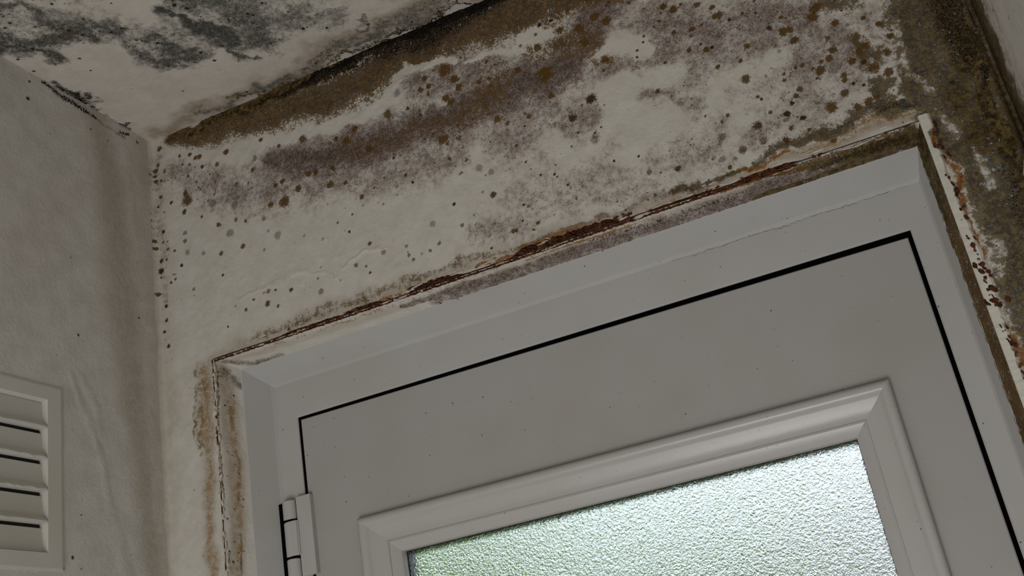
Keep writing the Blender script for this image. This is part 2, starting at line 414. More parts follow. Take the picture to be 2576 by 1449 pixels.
for pts, k in (([(-0.7538, 2.3644, 0.0143), (-0.7938, 2.3785, 0.0146), (-0.8479, 2.4086, 0.0109)], .8), ([(-0.2101, 2.1927, 0.0250), (-0.1818, 2.1868, 0.0247), (-0.1527, 2.1859, 0.0244)], .8), ([(-0.1070, 2.2158, 0.0291), (-0.0608, 2.2123, 0.0286), (-0.0321, 2.2161, 0.0212)], .8),
               ([(-0.3169, 2.2240, 0.0179), (-0.2994, 2.2059, 0.0208), (-0.3046, 2.1803, 0.0227)], .8), ([(-0.4471, 2.2003, 0.0411), (-0.4068, 2.2079, 0.0298), (-0.4116, 2.2440, 0.0165)], .8), ([(-0.4434, 2.3267, 0.0104), (-0.4589, 2.3405, 0.0093)], .6),
               ([(-0.0904, 2.0986, 0.0164), (-0.1046, 2.1505, 0.0141), (-0.0858, 2.1693, 0.0188)], .7), ([(-0.1768, 2.2510, 0.0253), (-0.1485, 2.2446, 0.0200)], .8), ([(-0.2363, 2.1650, 0.0180), (-0.2168, 2.1629, 0.0218), (-0.2021, 2.1841, 0.0199)], .8),
               ([(-0.6871, 2.2405, 0.0424), (-0.5919, 2.2068, 0.0521), (-0.5023, 2.1751, 0.0387)], .8), ([(0.0583, 2.2189, 0.0118), (0.0777, 2.1889, 0.0071)], .6), ([(-0.2102, 2.2370, 0.0255), (-0.2208, 2.2584, 0.0207)], .5)):
    p.clean(pts, k, .9)
# olive growth to the right, and round the head of the door
S('olive', [(0.1444, 2.2483, 0.0579), (0.1310, 2.1910, 0.0545), (0.1203, 2.1495, 0.0514), (0.1111, 2.1132, 0.0465), (0.1252, 2.0684, 0.0411), (0.1279, 2.0154, 0.0379), (0.1300, 1.9513, 0.0347), (0.1287, 1.8911, 0.0336), (0.1200, 1.8114, 0.0323)], .84, .45)
S('olive', [(0.1770, 2.2325, 0.0349), (0.1612, 2.1567, 0.0296), (0.1612, 2.0825, 0.0244), (0.1611, 2.0119, 0.0235), (0.1579, 1.9240, 0.0262)], .98, .5)
S('olive', [(0.0636, 2.1485, 0.0176), (0.0571, 2.1334, 0.0149), (0.0592, 2.1049, 0.0146)], .76, .7)
S('olive', [(0.0523, 2.2596, 0.0279), (0.0278, 2.2684, 0.0170)], .66, .8)
S('olive', [(0.0581, 2.2030, 0.0181), (0.0641, 2.1792, 0.0178), (0.0569, 2.1694, 0.0124)], .5, .9)
S('brown', [(0.1626, 2.2395, 0.0396), (0.1490, 2.1827, 0.0344), (0.1506, 2.1362, 0.0235), (0.1529, 2.0811, 0.0163), (0.1510, 2.0158, 0.0142), (0.1500, 1.9442, 0.0137)], .80, .7)
S('brown', [(0.1232, 2.1131, 0.0231), (0.1314, 2.0755, 0.0206), (0.1401, 2.0293, 0.0144)], .55, .9)
S('black', [(0.1517, 2.1208, 0.0058), (0.1539, 2.1026, 0.0058)], .62, .8)
S('black', [(0.1488, 2.2354, 0.0354), (0.1473, 2.1835, 0.0284), (0.1485, 2.1421, 0.0169)], .46, .8)
S('black', [(0.1416, 2.0102, 0.0079), (0.1367, 1.9489, 0.0092)], .36, .9)
for k in ('olive', 'brown', 'black'):
    S(k, [(.1610, 2.456, .0065), (.1610, 1.7, .0065)], .62, .9, 'cut')
S('haze', [(.1610, 2.456, .012), (.1610, 1.7, .012)], .9, .8)
p.clean([(0.1218, 2.0388, 0.0041), (0.1245, 2.0167, 0.0088), (0.1248, 1.9936, 0.0047)], .55, .9)
p.clean([(0.0977, 2.2062, 0.0089), (0.0910, 2.1418, 0.0078), (0.1003, 2.1178, 0.0060)], .5, 1)
p.clean([(0.1190, 2.0613, 0.0090), (0.1089, 2.0798, 0.0058)], .45, 1)
S('olive', [(0.0961, 2.0135, 0.0057), (0.0908, 1.9473, 0.0063), (0.0912, 1.8778, 0.0060)], .55, .9)
p.clean([(0.1113, 1.9402, 0.0077), (0.1121, 1.8965, 0.0075)], .45, .9)
S('olive', [(-0.1822, 2.1024, 0.0066), (-0.1399, 2.1021, 0.0065), (-0.1028, 2.1033, 0.0064), (-0.0641, 2.1129, 0.0109), (-0.0282, 2.1140, 0.0152), (0.0064, 2.1133, 0.0159), (0.0409, 2.1144, 0.0157), (0.0769, 2.1086, 0.0145)], .78, .9)
S('tan_wash', [(-0.1850, 2.0906, 0.0095), (-0.0915, 2.0940, 0.0119), (-0.0468, 2.0945, 0.0152), (-0.0031, 2.0950, 0.0158), (0.0396, 2.0954, 0.0147), (0.0806, 2.0937, 0.0102)], .75, .9)
S('olive', [(0.0424, 2.1193, 0.0061), (0.0629, 2.1174, 0.0095), (0.0819, 2.1115, 0.0077)], 1.0, .5)
S('black', [(0.0433, 2.1154, 0.0035), (0.0647, 2.1166, 0.0060), (0.0842, 2.1056, 0.0043)], .42, .8)
S('black', [(0.0000, 2.1214, 0.0031), (0.0162, 2.1174, 0.0031)], .45, .8)
S('haze', [(-0.3682, 2.0957, 0.0061), (-0.2806, 2.0992, 0.0079), (-0.2204, 2.1036, 0.0077), (-0.1551, 2.0975, 0.0075), (-0.1176, 2.0988, 0.0055)], .62, .8)
S('olive', [(-0.7650, 2.0981, 0.0094), (-0.7025, 2.0986, 0.0092), (-0.6296, 2.1008, 0.0101), (-0.5474, 2.1046, 0.0109), (-0.4790, 2.1091, 0.0117), (-0.4149, 2.1010, 0.0093), (-0.3633, 2.0940, 0.0071)], .36, .9)
S('tan_wash', [(-0.8302, 2.0865, 0.0179), (-0.7655, 2.0926, 0.0199), (-0.6300, 2.0982, 0.0202), (-0.4916, 2.0998, 0.0192), (-0.3835, 2.0983, 0.0174), (-0.2811, 2.0968, 0.0148), (-0.1374, 2.0935, 0.0121)], .62, .9)
# rust that bleeds from the joint over the door
S('rust', [(-0.8269, 2.0872, 0.0036), (-0.7663, 2.0845, 0.0035), (-0.6920, 2.0827, 0.0046), (-0.6315, 2.0860, 0.0050)], .55, .7)
S('rust', [(-0.6253, 2.0885, 0.0045), (-0.5723, 2.0909, 0.0071), (-0.5215, 2.0881, 0.0075), (-0.4663, 2.0862, 0.0053)], .75, .7)
S('rust', [(-0.4386, 2.0887, 0.0036), (-0.3800, 2.0891, 0.0071), (-0.3228, 2.0905, 0.0090), (-0.2728, 2.0887, 0.0088), (-0.2337, 2.0877, 0.0067)], .95, .6)
S('rust', [(-0.2337, 2.0877, 0.0048), (-0.1660, 2.0913, 0.0042), (-0.1386, 2.0889, 0.0037)], .5, .8)
S('rust', [(-0.1075, 2.1026, 0.0046), (-0.0807, 2.1010, 0.0073), (-0.0536, 2.1022, 0.0054)], .85, .6)
S('rust', [(-0.0628, 2.1007, 0.0063), (-0.0193, 2.0989, 0.0115), (0.0238, 2.0993, 0.0105), (0.0572, 2.0983, 0.0086)], .50, 1)
S('rust', [(0.0258, 2.1060, 0.0052), (0.0541, 2.1020, 0.0069), (0.0820, 2.0981, 0.0034)], .60, .7)
S('rust', [(0.0950, 2.0806, 0.0033), (0.0921, 2.0385, 0.0057), (0.0958, 1.9998, 0.0088), (0.0959, 1.9633, 0.0071), (0.0943, 1.9284, 0.0101), (0.0916, 1.8904, 0.0106), (0.0935, 1.8396, 0.0074), (0.0966, 1.7942, 0.0065)], 1.0, .9)
# yellow-brown strip beside the left jamb
S('tan_wash', [(-0.8474, 2.0746, 0.0228), (-0.8489, 2.0280, 0.0247), (-0.8507, 1.9693, 0.0218), (-0.8515, 1.9070, 0.0190), (-0.8553, 1.8087, 0.0161)], .85, .95)
S('rust', [(-0.8493, 2.0752, 0.0228), (-0.8509, 2.0176, 0.0234), (-0.8507, 1.9693, 0.0195), (-0.8522, 1.8817, 0.0122), (-0.8553, 1.8087, 0.0108)], .50, 1)
S('olive', [(-0.8548, 2.0628, 0.0084), (-0.8539, 2.0130, 0.0070), (-0.8609, 1.9772, 0.0046)], .40, .9)
S('olive', [(-0.8620, 2.0816, 0.0042), (-0.8674, 2.0221, 0.0035), (-0.8671, 1.9628, 0.0035)], .36, .9)
S('tan_wash', [(-0.9159, 2.4268, 0.0420), (-0.9188, 2.2345, 0.0391), (-0.9116, 2.1131, 0.0311), (-0.9217, 1.8223, 0.0222)], .36, .95)  # tan tone fading out from the left corner
S('haze', [(-0.9108, 2.4248, 0.0154), (-0.9085, 2.2934, 0.0160), (-0.9070, 2.1942, 0.0090)], .32, .9)
# spots big enough to be told apart (grey 0, brown .5, black 1)
p.spots([
    (-0.9034,2.4396,0.0049,0.5), (-0.9078,2.4123,0.0035,0.6), (-0.9119,2.4045,0.0042,0.6), (-0.9114,2.3870,0.0041,0.7), (-0.8962,2.3978,0.0034,0.3), (-0.8501,2.4087,0.0041,0.5),
    (-0.8407,2.3998,0.0041,0.5), (-0.8329,2.3988,0.0047,0.5), (-0.8684,2.4138,0.0027,0.6), (-0.8511,2.3926,0.0027,0.5), (-0.8637,2.3974,0.0027,0.7), (-0.7867,2.3888,0.0053,0.6),
    (-0.7275,2.3851,0.0039,0.5), (-0.8038,2.3745,0.0040,0.4), (-0.7449,2.3437,0.0039,0.5), (-0.7400,2.3597,0.0045,0.2), (-0.6987,2.3075,0.0050,0.6), (-0.7101,2.3055,0.0038,0.6),
    (-0.6749,2.2881,0.0061,0.6), (-0.6558,2.3037,0.0055,0.5), (-0.6452,2.3015,0.0049,0.6), (-0.6185,2.2975,0.0048,0.6), (-0.6256,2.2759,0.0060,0.6), (-0.6089,2.3395,0.0043,0.5),
    (-0.6605,2.3599,0.0063,0.5), (-0.6994,2.3644,0.0038,0.5), (-0.7744,2.3313,0.0039,0.3), (-0.9106,2.2423,0.0052,0.95), (-0.9037,2.3025,0.0040,1), (-0.9204,2.3115,0.0034,0.8),
    (-0.9205,2.3231,0.0034,0.7), (-0.8590,2.3376,0.0100,0.55), (-0.8618,2.3496,0.0053,0.6), (-0.8651,2.3206,0.0046,0.7), (-0.8658,2.2874,0.0039,0.2), (-0.8666,2.2752,0.0039,0.3),
    (-0.8637,2.2562,0.0045,0.1), (-0.8745,2.2395,0.0032,0.9), (-0.8152,2.3172,0.0078,0.1), (-0.7790,2.3009,0.0070,0.1), (-0.8091,2.2806,0.0045,0.5), (-0.7911,2.2613,0.0070,0.1),
    (-0.6988,2.2761,0.0092,0.5), (-0.7211,2.2799,0.0050,0.5), (-0.7797,2.2776,0.0038,0.3), (-0.7339,2.2631,0.0043,0.2), (-0.7636,2.2700,0.0031,0.4), (-0.7143,2.2315,0.0061,0),
    (-0.7714,2.2344,0.0044,0.5), (-0.8073,2.2352,0.0038,0.4), (-0.8370,2.2459,0.0038,0.1), (-0.8073,2.2027,0.0025,0.6), (-0.8567,2.1973,0.0032,0.2), (-0.7367,2.1557,0.0036,0.3),
    (-0.7017,2.1462,0.0035,0.7), (-0.7395,2.1394,0.0047,0.6), (-0.7240,2.1305,0.0029,0.4), (-0.7745,2.1413,0.0030,0.4), (-0.6573,2.1302,0.0046,0.2), (-0.7607,2.1513,0.0024,0.3),
    (-0.7254,2.1538,0.0024,0.5), (-0.9097,2.2581,0.0033,0.8), (-0.9165,2.2898,0.0033,0.6), (-0.9157,2.2789,0.0033,0.6), (-0.8976,2.2727,0.0026,0.7), (-0.8860,2.2662,0.0026,0.4),
    (-0.9006,2.2575,0.0026,0.6), (-0.8866,2.2227,0.0026,0.5), (-0.8944,2.2198,0.0026,0.6), (-0.9153,2.2077,0.0032,0.6), (-0.9046,2.1875,0.0032,0.9), (-0.9058,2.1658,0.0025,0.8),
    (-0.9101,2.1506,0.0025,0.9), (-0.9046,2.1284,0.0031,0.9), (-0.9056,2.3592,0.0034,0.6), (-0.8871,2.3433,0.0034,0.8), (-0.8050,2.1261,0.0018,0.8), (-0.9131,2.3956,0.0035,0.7),
    (-0.9107,2.3454,0.0027,0.6), (-0.9207,2.3328,0.0027,0.7), (-0.9053,2.2860,0.0020,0.7), (-0.4773,2.3830,0.0096,0.05), (-0.4663,2.3764,0.0053,0.45), (-0.4366,2.3761,0.0106,0.5),
    (-0.4256,2.3572,0.0064,0.6), (-0.4203,2.3433,0.0063,0.5), (-0.4348,2.3262,0.0069,0.55), (-0.4409,2.3348,0.0064,0.55), (-0.5084,2.3704,0.0060,0.05), (-0.4625,2.3624,0.0053,0.5),
    (-0.4747,2.3613,0.0047,0.5), (-0.5272,2.3458,0.0072,0.4), (-0.4542,2.2783,0.0085,0.45), (-0.4324,2.2714,0.0045,0.3), (-0.5605,2.3050,0.0060,0.6), (-0.5936,2.3310,0.0067,0.55),
    (-0.5794,2.3439,0.0061,0.5), (-0.4799,2.2635,0.0051,0), (-0.4134,2.2206,0.0055,0), (-0.3982,2.2092,0.0049,0), (-0.2545,2.2560,0.0078,0.85), (-0.2814,2.2398,0.0063,0.75),
    (-0.3024,2.2812,0.0054,0.5), (-0.3261,2.3017,0.0055,0.15), (-0.3019,2.3138,0.0098,0.5), (-0.3383,2.3337,0.0056,0.55), (-0.2262,2.3646,0.0070,0.5), (-0.2138,2.3529,0.0070,0.5),
    (-0.2493,2.3570,0.0087,0.5), (-0.2730,2.3654,0.0061,0.5), (-0.1372,2.3009,0.0036,0.6), (-0.1315,2.3314,0.0062,0.65), (-0.1414,2.3408,0.0052,0.65), (-0.1759,2.3038,0.0021,1),
    (-0.1740,2.2331,0.0035,0.55), (-0.1741,2.1285,0.0043,0.75), (-0.1873,2.2874,0.0021,0.9), (-0.3361,2.2637,0.0038,0.5), (-0.2260,2.3015,0.0069,0.5), (-0.3066,2.3543,0.0067,0.5),
    (-0.2453,2.3348,0.0070,0.5), (-0.3767,2.2767,0.0061,0.5), (-0.2068,2.1356,0.0039,0.3), (-0.5060,2.2342,0.0023,0.9), (-0.3768,2.3644,0.0029,0.6), (-0.3922,2.3387,0.0040,0.6),
    (-0.3055,2.3740,0.0028,0.4), (-0.3281,2.3669,0.0028,0.3), (-0.2978,2.3852,0.0034,0.95), (-0.2818,2.3847,0.0033,0.95), (-0.1029,2.3257,0.0046,0.6), (-0.0868,2.3147,0.0040,0.6),
    (-0.0818,2.3014,0.0060,0.5), (-0.0868,2.3009,0.0045,0.5), (-0.1149,2.2965,0.0040,0.6), (-0.0417,2.2857,0.0020,1), (-0.0188,2.2484,0.0067,0.5), (-0.0115,2.2484,0.0057,0.45),
    (-0.0103,2.2325,0.0057,0.65), (-0.0611,2.2475,0.0044,0.5), (-0.1071,2.2623,0.0045,0.55), (-0.1260,2.2707,0.0035,0.6), (-0.0996,2.2630,0.0025,0.9), (-0.0733,2.2074,0.0062,0.55),
    (-0.0731,2.2319,0.0029,0.5), (0.0213,2.2615,0.0085,0.55), (0.0166,2.2526,0.0075,0.5), (0.0366,2.2358,0.0051,0.55), (0.0248,2.2206,0.0037,0.4), (0.0255,2.2042,0.0055,0.6),
    (0.0186,2.1955,0.0055,0.5), (0.0060,2.1851,0.0069,0.6), (0.0204,2.1815,0.0077,0.05), (-0.0104,2.1986,0.0037,0.45), (0.0524,2.2092,0.0045,0.4), (0.0588,2.1952,0.0054,0.45),
    (0.0503,2.1911,0.0045,0.5), (0.0400,2.1825,0.0054,0.5), (0.0517,2.1764,0.0036,0.75), (0.0589,2.1659,0.0075,0.5), (0.0280,2.1694,0.0045,0.5), (-0.0210,2.1714,0.0041,0.45),
    (-0.0264,2.1647,0.0037,0.6), (-0.0327,2.1580,0.0032,0.9), (-0.0411,2.1484,0.0050,0.95), (0.0053,2.1371,0.0072,0.5), (0.0228,2.1483,0.0054,0.45), (0.0345,2.1557,0.0022,1),
    (0.0439,2.1497,0.0022,1), (0.0440,2.1292,0.0057,0.55), (0.0306,2.1272,0.0053,0.45), (0.0221,2.1231,0.0040,0.25), (-0.0266,2.1363,0.0036,0.9), (-0.0753,2.1461,0.0060,0.7),
    (-0.1164,2.1479,0.0052,0.25), (-0.0741,2.1260,0.0055,0.3), (-0.0985,2.1237,0.0056,0.4), (-0.0505,2.1167,0.0050,0.65), (-0.0416,2.1285,0.0032,0.5), (-0.1039,2.1714,0.0029,0.5),
    (-0.1118,2.1661,0.0024,0.5), (-0.0632,2.1764,0.0023,0.8), (-0.0579,2.1568,0.0028,0.6), (-0.1312,2.1261,0.0033,0.1), (-0.1232,2.1209,0.0047,0.15), (-0.1086,2.1163,0.0032,0.2),
    (-0.1171,2.1083,0.0028,0.6), (0.0861,2.1957,0.0044,0.5), (0.0768,2.1789,0.0053,0.5), (0.0788,2.2148,0.0045,0.5), (0.0723,2.1550,0.0061,0.5), (-0.4543,2.1843,0.0027,1),
    (-0.4006,2.1776,0.0048,0.65), (-0.5787,2.1718,0.0034,0.5), (-0.5606,2.1532,0.0039,0.15), (-0.6058,2.1983,0.0023,0.9), (-0.5808,2.2408,0.0041,0.55), (-0.6020,2.1491,0.0034,0.3),
    (-0.3695,2.1307,0.0021,1), (-0.3646,2.1507,0.0021,0.9), (-0.4825,2.1392,0.0027,0.3), (-0.4962,2.1340,0.0027,0.3), (-0.5264,2.1377,0.0027,0.3), (-0.5207,2.1297,0.0027,0.3),
    (-0.5279,2.1509,0.0028,0.2), (-0.5835,2.1324,0.0022,0.7), (-0.4874,2.1681,0.0049,0), (-0.4059,2.1393,0.0026,0.2), (-0.4151,2.1091,0.0021,0.8), (-0.6599,2.1496,0.0023,0.3),
    (-0.6211,2.2171,0.0023,0.3), (-0.2438,2.1652,0.0020,1), (-0.2144,2.1603,0.0020,1), (-0.3054,2.1560,0.0020,0.95), (-0.2587,2.2093,0.0021,0.95), (-0.3359,2.1812,0.0021,0.9),
    (-0.3186,2.1757,0.0021,0.9), (-0.2984,2.1347,0.0020,0.3),
])
warm = p.M['haze'] * 0.9 + p.M['olive'] * 0.3
warm[p.V < 1.98] *= 0.3
p.scatter(420, np.clip(warm, 0, 1), 0.0010, 0.0036, (0, .1, .35, .5, .5, .6, .7), 3)
left_strip = np.exp(-((p.U + 0.905) / 0.016) ** 2) * (p.V > 1.9)
p.scatter(60, np.clip(left_strip, 0, 1), 0.0009, 0.0022, (.5, .6, .8, .9), 5)
right_zone = sstep(-0.16, 0.02, p.U) * sstep(2.08, 2.12, p.V)
p.scatter(150, np.clip(right_zone, 0, 1), 0.0010, 0.0040, (.1, .4, .5, .55, .6, .8), 8)
low_zone = sstep(2.10, 2.15, p.V) * (1 - sstep(2.22, 2.30, p.V)) * (p.U > -.86)
p.scatter(110, np.clip(low_zone, 0, 1), 0.0009, 0.0030, (0, .05, .1, .2, .3), 9)
# relief: uneven plaster, peeling ridge, filled corner to the left, bulging bead to the right
rel = 0.0022 * (fbm(p.U, p.V, 14, 4, 3) - .5) + 0.0012 * (fbm(p.U, p.V, 120, 3, 6) - .5)
for pts, h in (([(-0.7850, 2.1614, 0.0055), (-0.7203, 2.1666, 0.0054), (-0.6594, 2.1540, 0.0058), (-0.6220, 2.1372, 0.0051)], .0009), ([(-0.6196, 2.1562, 0.0051), (-0.6038, 2.1622, 0.0057), (-0.5627, 2.1595, 0.0045)], .0012),
               ([(-0.4271, 2.1706, 0.0038), (-0.4198, 2.1187, 0.0037)], -.0008), ([(-0.2070, 2.3696, 0.0032), (-0.2046, 2.3326, 0.0032)], .0014), ([(-0.5720, 2.3572, 0.0098), (-0.5153, 2.3860, 0.0085), (-0.4557, 2.3982, 0.0060)], .0010)):
    w, f = p.field(pts, 1.0)
    rel[w] += f * h
rel += 0.0016 * p.M['brown'] * (p.fine - .3) + 0.0014 * p.M['olive'] * (p.fine - .3)
dx = np.clip(p.U - X_LEFT, 0, 0.008)
rel += 0.008 - np.sqrt(np.maximum(0.008 ** 2 - (0.008 - dx) ** 2, 0))
bead = np.clip(1 - ((p.U - 0.1615) / 0.0065) ** 2, 0, None)
rel += 0.0065 * np.sqrt(bead)
# the plaster has broken back from the joint over the door
opening = np.zeros(len(us))
for x0, x1, amt in (((-0.7288, 2.0844)[0], (-0.6316, 2.0850)[0], .0022), ((-0.6253, 2.0885)[0], (-0.5700, 2.0874)[0], .0042), ((-0.5299, 2.0881)[0], (-0.4581, 2.0861)[0], .0072), ((-0.3908, 2.0875)[0], (-0.2535, 2.0870)[0], .0088),
                    ((-0.2535, 2.0870)[0], (-0.1392, 2.0865)[0], .0018), ((-0.1158, 2.0880)[0], (-0.0434, 2.0907)[0], .0028)):
    opening = np.maximum(opening, amt * sstep(x0 - .006, x0 + .02, us) * (1 - sstep(x1 - .02, x1 + .006, us)))
jag = 0.45 + 0.9 * fbm(us, us * 0 + 3.3, 210, 4, 5)
shift = (opening * jag + 0.0004 * fbm(us, us * 0 + 1.1, 300, 3, 2))[:, None] * np.clip(1 - (p.V - OPEN_T) / 0.016, 0, 1) * (p.V >= OPEN_T - 1e-6)
shift *= ((us > OPEN_L) & (us < OPEN_R))[:, None]
side = 0.0030 * fbm(vv, vv * 0 + 4.2, 160, 4, 6)[None, :] * np.clip(1 - (OPEN_L - p.U) / 0.010, 0, 1) * (p.U <= OPEN_L + 1e-6) * (p.V < OPEN_T)
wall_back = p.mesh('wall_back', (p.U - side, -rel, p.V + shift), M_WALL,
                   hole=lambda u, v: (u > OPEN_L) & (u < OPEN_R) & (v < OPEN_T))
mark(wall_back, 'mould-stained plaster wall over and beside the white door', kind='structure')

# plaster reveal round the door: three splayed strips between the wall and the plastic frame
def reveal(name, us, paint, pos):
    q = Painter(us, span((0.0, Y_MID, 0.0012)), warp=0.0022)
    paint(q)
    r = 0.0007 * (fbm(q.U, q.V, 90, 4, 2) - .5) + 0.0010 * (fbm(q.U, q.V * 4, 160, 3, 4) - .5)
    x, y, z = pos(q.U, q.V, r)
    return q.mesh(name, (x, y, z), M_WALL, parent=wall_back)

def paint_head(q):
    S = q.stroke
    S('tan_wash', [(-0.8276, 0.0128, 0.0065), (-0.6198, 0.0182, 0.0085), (-0.3928, 0.0144, 0.0078), (-0.1897, 0.0110, 0.0061), (0.0778, 0.0065, 0.0064)], .40, .9)
    S('haze', [(-0.5606, 0.0172, 0.0047), (-0.4758, 0.0173, 0.0103), (-0.3973, 0.0231, 0.0134), (-0.3173, 0.0202, 0.0119), (-0.2430, 0.0230, 0.0127), (-0.1459, 0.0210, 0.0132), (-0.0546, 0.0219, 0.0137), (0.0113, 0.0218, 0.0143)], .80, .6)
    S('haze', [(-0.4537, 0.0271, 0.0046), (-0.3455, 0.0250, 0.0049), (-0.2442, 0.0258, 0.0053), (-0.1469, 0.0238, 0.0051)], .6, .7)
    S('black', [(-0.2982, 0.0117, 0.0027), (-0.2490, 0.0136, 0.0031), (-0.1928, 0.0192, 0.0036), (-0.1220, 0.0192, 0.0030)], .42, .9)
    S('brown', [(-0.1394, 0.0021, 0.0035), (-0.0721, 0.0051, 0.0068), (-0.0160, 0.0096, 0.0105), (0.0348, 0.0123, 0.0140), (0.0725, 0.0124, 0.0156)], .80, .6)
    S('olive', [(-0.0305, 0.0148, 0.0067), (0.0260, 0.0140, 0.0113), (0.0715, 0.0175, 0.0148)], .85, .6)
    S('black', [(-0.0089, 0.0157, 0.0038), (0.0343, 0.0149, 0.0066), (0.0715, 0.0175, 0.0092)], .36, .9)
    S('olive', [(-0.1027, 0.0310, 0.0030), (-0.0354, 0.0335, 0.0039), (0.0386, 0.0341, 0.0038)], .6, .8)
    S('rust', [(-0.7744, 0.0108, 0.0038), (-0.6389, 0.0112, 0.0048), (-0.5568, 0.0112, 0.0047), (-0.4423, 0.0065, 0.0039), (-0.3669, 0.0049, 0.0049), (-0.2562, 0.0071, 0.0052), (-0.2082, 0.0091, 0.0046)], .42, .8)
    S('rust', [(-0.1684, 0.0047, 0.0030), (-0.1171, 0.0042, 0.0039), (-0.0671, 0.0032, 0.0043), (-0.0489, 0.0018, 0.0024)], .95, .7)
    S('rust', [(-0.3798, 0.0096, 0.0022), (-0.3121, 0.0088, 0.0027), (-0.2377, 0.0101, 0.0026)], .8, .8)
    S('rust', [(-0.0587, 0.0051, 0.0039), (-0.0062, 0.0053, 0.0038), (0.0697, 0.0056, 0.0037)], .40, .8)
    for k in ('haze', 'brown', 'olive', 'rust'):
        S(k, [(-0.0482, -0.0008, 0.0024), (0.0164, 0.0001, 0.0023), (0.0812, -0.0007, 0.0023)], .8, .6, 'cut')
    S('haze', [(-.52, .024, .012), (-.40, .024, .015), (-.10, .022, .018), (.09, .022, .018)], .72, .6)
    S('olive', [(-.10, .030, .004), (.0, .028, .008), (.09, .022, .018)], .9, .7)
    S('haze', [(-0.8276, 0.0128, 0.0091), (-0.8041, 0.0322, 0.0104), (-0.7629, 0.0288, 0.0077)], .65, .9)
    q.scatter(60, np.clip(q.M['haze'] * 1.2 + .05, 0, 1), 0.0008, 0.0016, (.8, .9, 1), 12)

def paint_left(q):
    S = q.stroke
    S('tan_wash', [(2.0740, 0.0109, 0.0153), (2.0242, 0.0149, 0.0171), (1.9543, 0.0176, 0.0176), (1.9022, 0.0166, 0.0144), (1.8033, 0.0104, 0.0128)], .85, .8)
    S('rust', [(2.0409, 0.0182, 0.0071), (1.9809, 0.0201, 0.0079), (1.9176, 0.0198, 0.0068), (1.8031, 0.0126, 0.0046)], .48, .9)
    S('olive', [(2.0352, 0.0156, 0.0040), (1.9917, 0.0198, 0.0045), (1.9489, 0.0218, 0.0039), (1.8970, 0.0185, 0.0029)], .34, .9)
    S('haze', [(2.0743, 0.0156, 0.0133), (2.0636, 0.0290, 0.0103)], .7, .9)
    S('olive', [(1.8665, 0.0179, 0.0019), (1.8029, 0.0161, 0.0018)], .6, .9)
    S('brown', [(2.0737, 0.0053, 0.0020), (2.0022, 0.0013, 0.0025), (1.9491, 0.0015, 0.0024), (1.8875, 0.0002, 0.0019)], .55, .9)
    q.scatter(50, np.clip(q.M['tan_wash'], 0, 1), 0.0008, 0.0020, (.5, .6, .9), 14)

def paint_right(q):
    S = q.stroke
    z0, z1 = OPEN_T, 0.2
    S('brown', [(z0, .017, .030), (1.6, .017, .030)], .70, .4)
    S('tan_wash', [(z0, .017, .060), (z1, .017, .060)], .9, .4)
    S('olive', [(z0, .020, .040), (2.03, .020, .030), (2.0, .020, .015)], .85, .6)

reveal('plaster_reveal', span((OPEN_L, OPEN_R, 0.0015)), paint_head,
       lambda u, v, r: (OPEN_L + (u - OPEN_L) + (MID_L - OPEN_L) * (v / Y_MID) * (OPEN_R - u) / (OPEN_R - OPEN_L) - (OPEN_R - MID_R) * (v / Y_MID) * (u - OPEN_L) / (OPEN_R - OPEN_L),
                        v + .0005, OPEN_T + (MID_T - OPEN_T) * v / Y_MID - r - .0012 * (v < .001)))
reveal('plaster_reveal', span((0.0, 1.70, .05), (1.70, OPEN_T, 0.0015)), paint_left,
       lambda u, v, r: (OPEN_L + (MID_L - OPEN_L) * v / Y_MID + r, v + .0005, u - (OPEN_T - MID_T) * (v / Y_MID) * u / OPEN_T))
reveal('plaster_reveal', span((0.0, 1.65, .05), (1.65, OPEN_T, 0.0015)), paint_right,
       lambda u, v, r: (OPEN_R - (OPEN_R - MID_R) * v / Y_MID + r, v + .0005, u - (OPEN_T - MID_T) * (v / Y_MID) * u / OPEN_T))

# rusty bed that shows in the broken joint
def crack_bed(name, n, place):
    vs_, fs = [], []
    rows = 7
    for i in range(n):
        for j in range(rows):
            vs_.append(place(i / (n - 1), j / (rows - 1)))
    for i in range(n - 1):
        for j in range(rows - 1):
            a = i * rows + j
            fs.append((a, a + rows, a + rows + 1, a + 1))
    return obj(name, vs_, fs, M_RUST, wall_back)
random.seed(4)
crack_bed('rusty_joint', 420, lambda s, t: (OPEN_L - .006 + s * ((-0.0480, 2.0900)[0] - OPEN_L + .006), .0022 + random.uniform(-.0016, .0016) + .002 * t, OPEN_T - .004 + t * .022))
crack_bed('rusty_joint', 260, lambda s, t: (OPEN_L + .001 - t * .008, .0022 + random.uniform(-.001, .001), 1.55 + s * (OPEN_T - 1.545)))

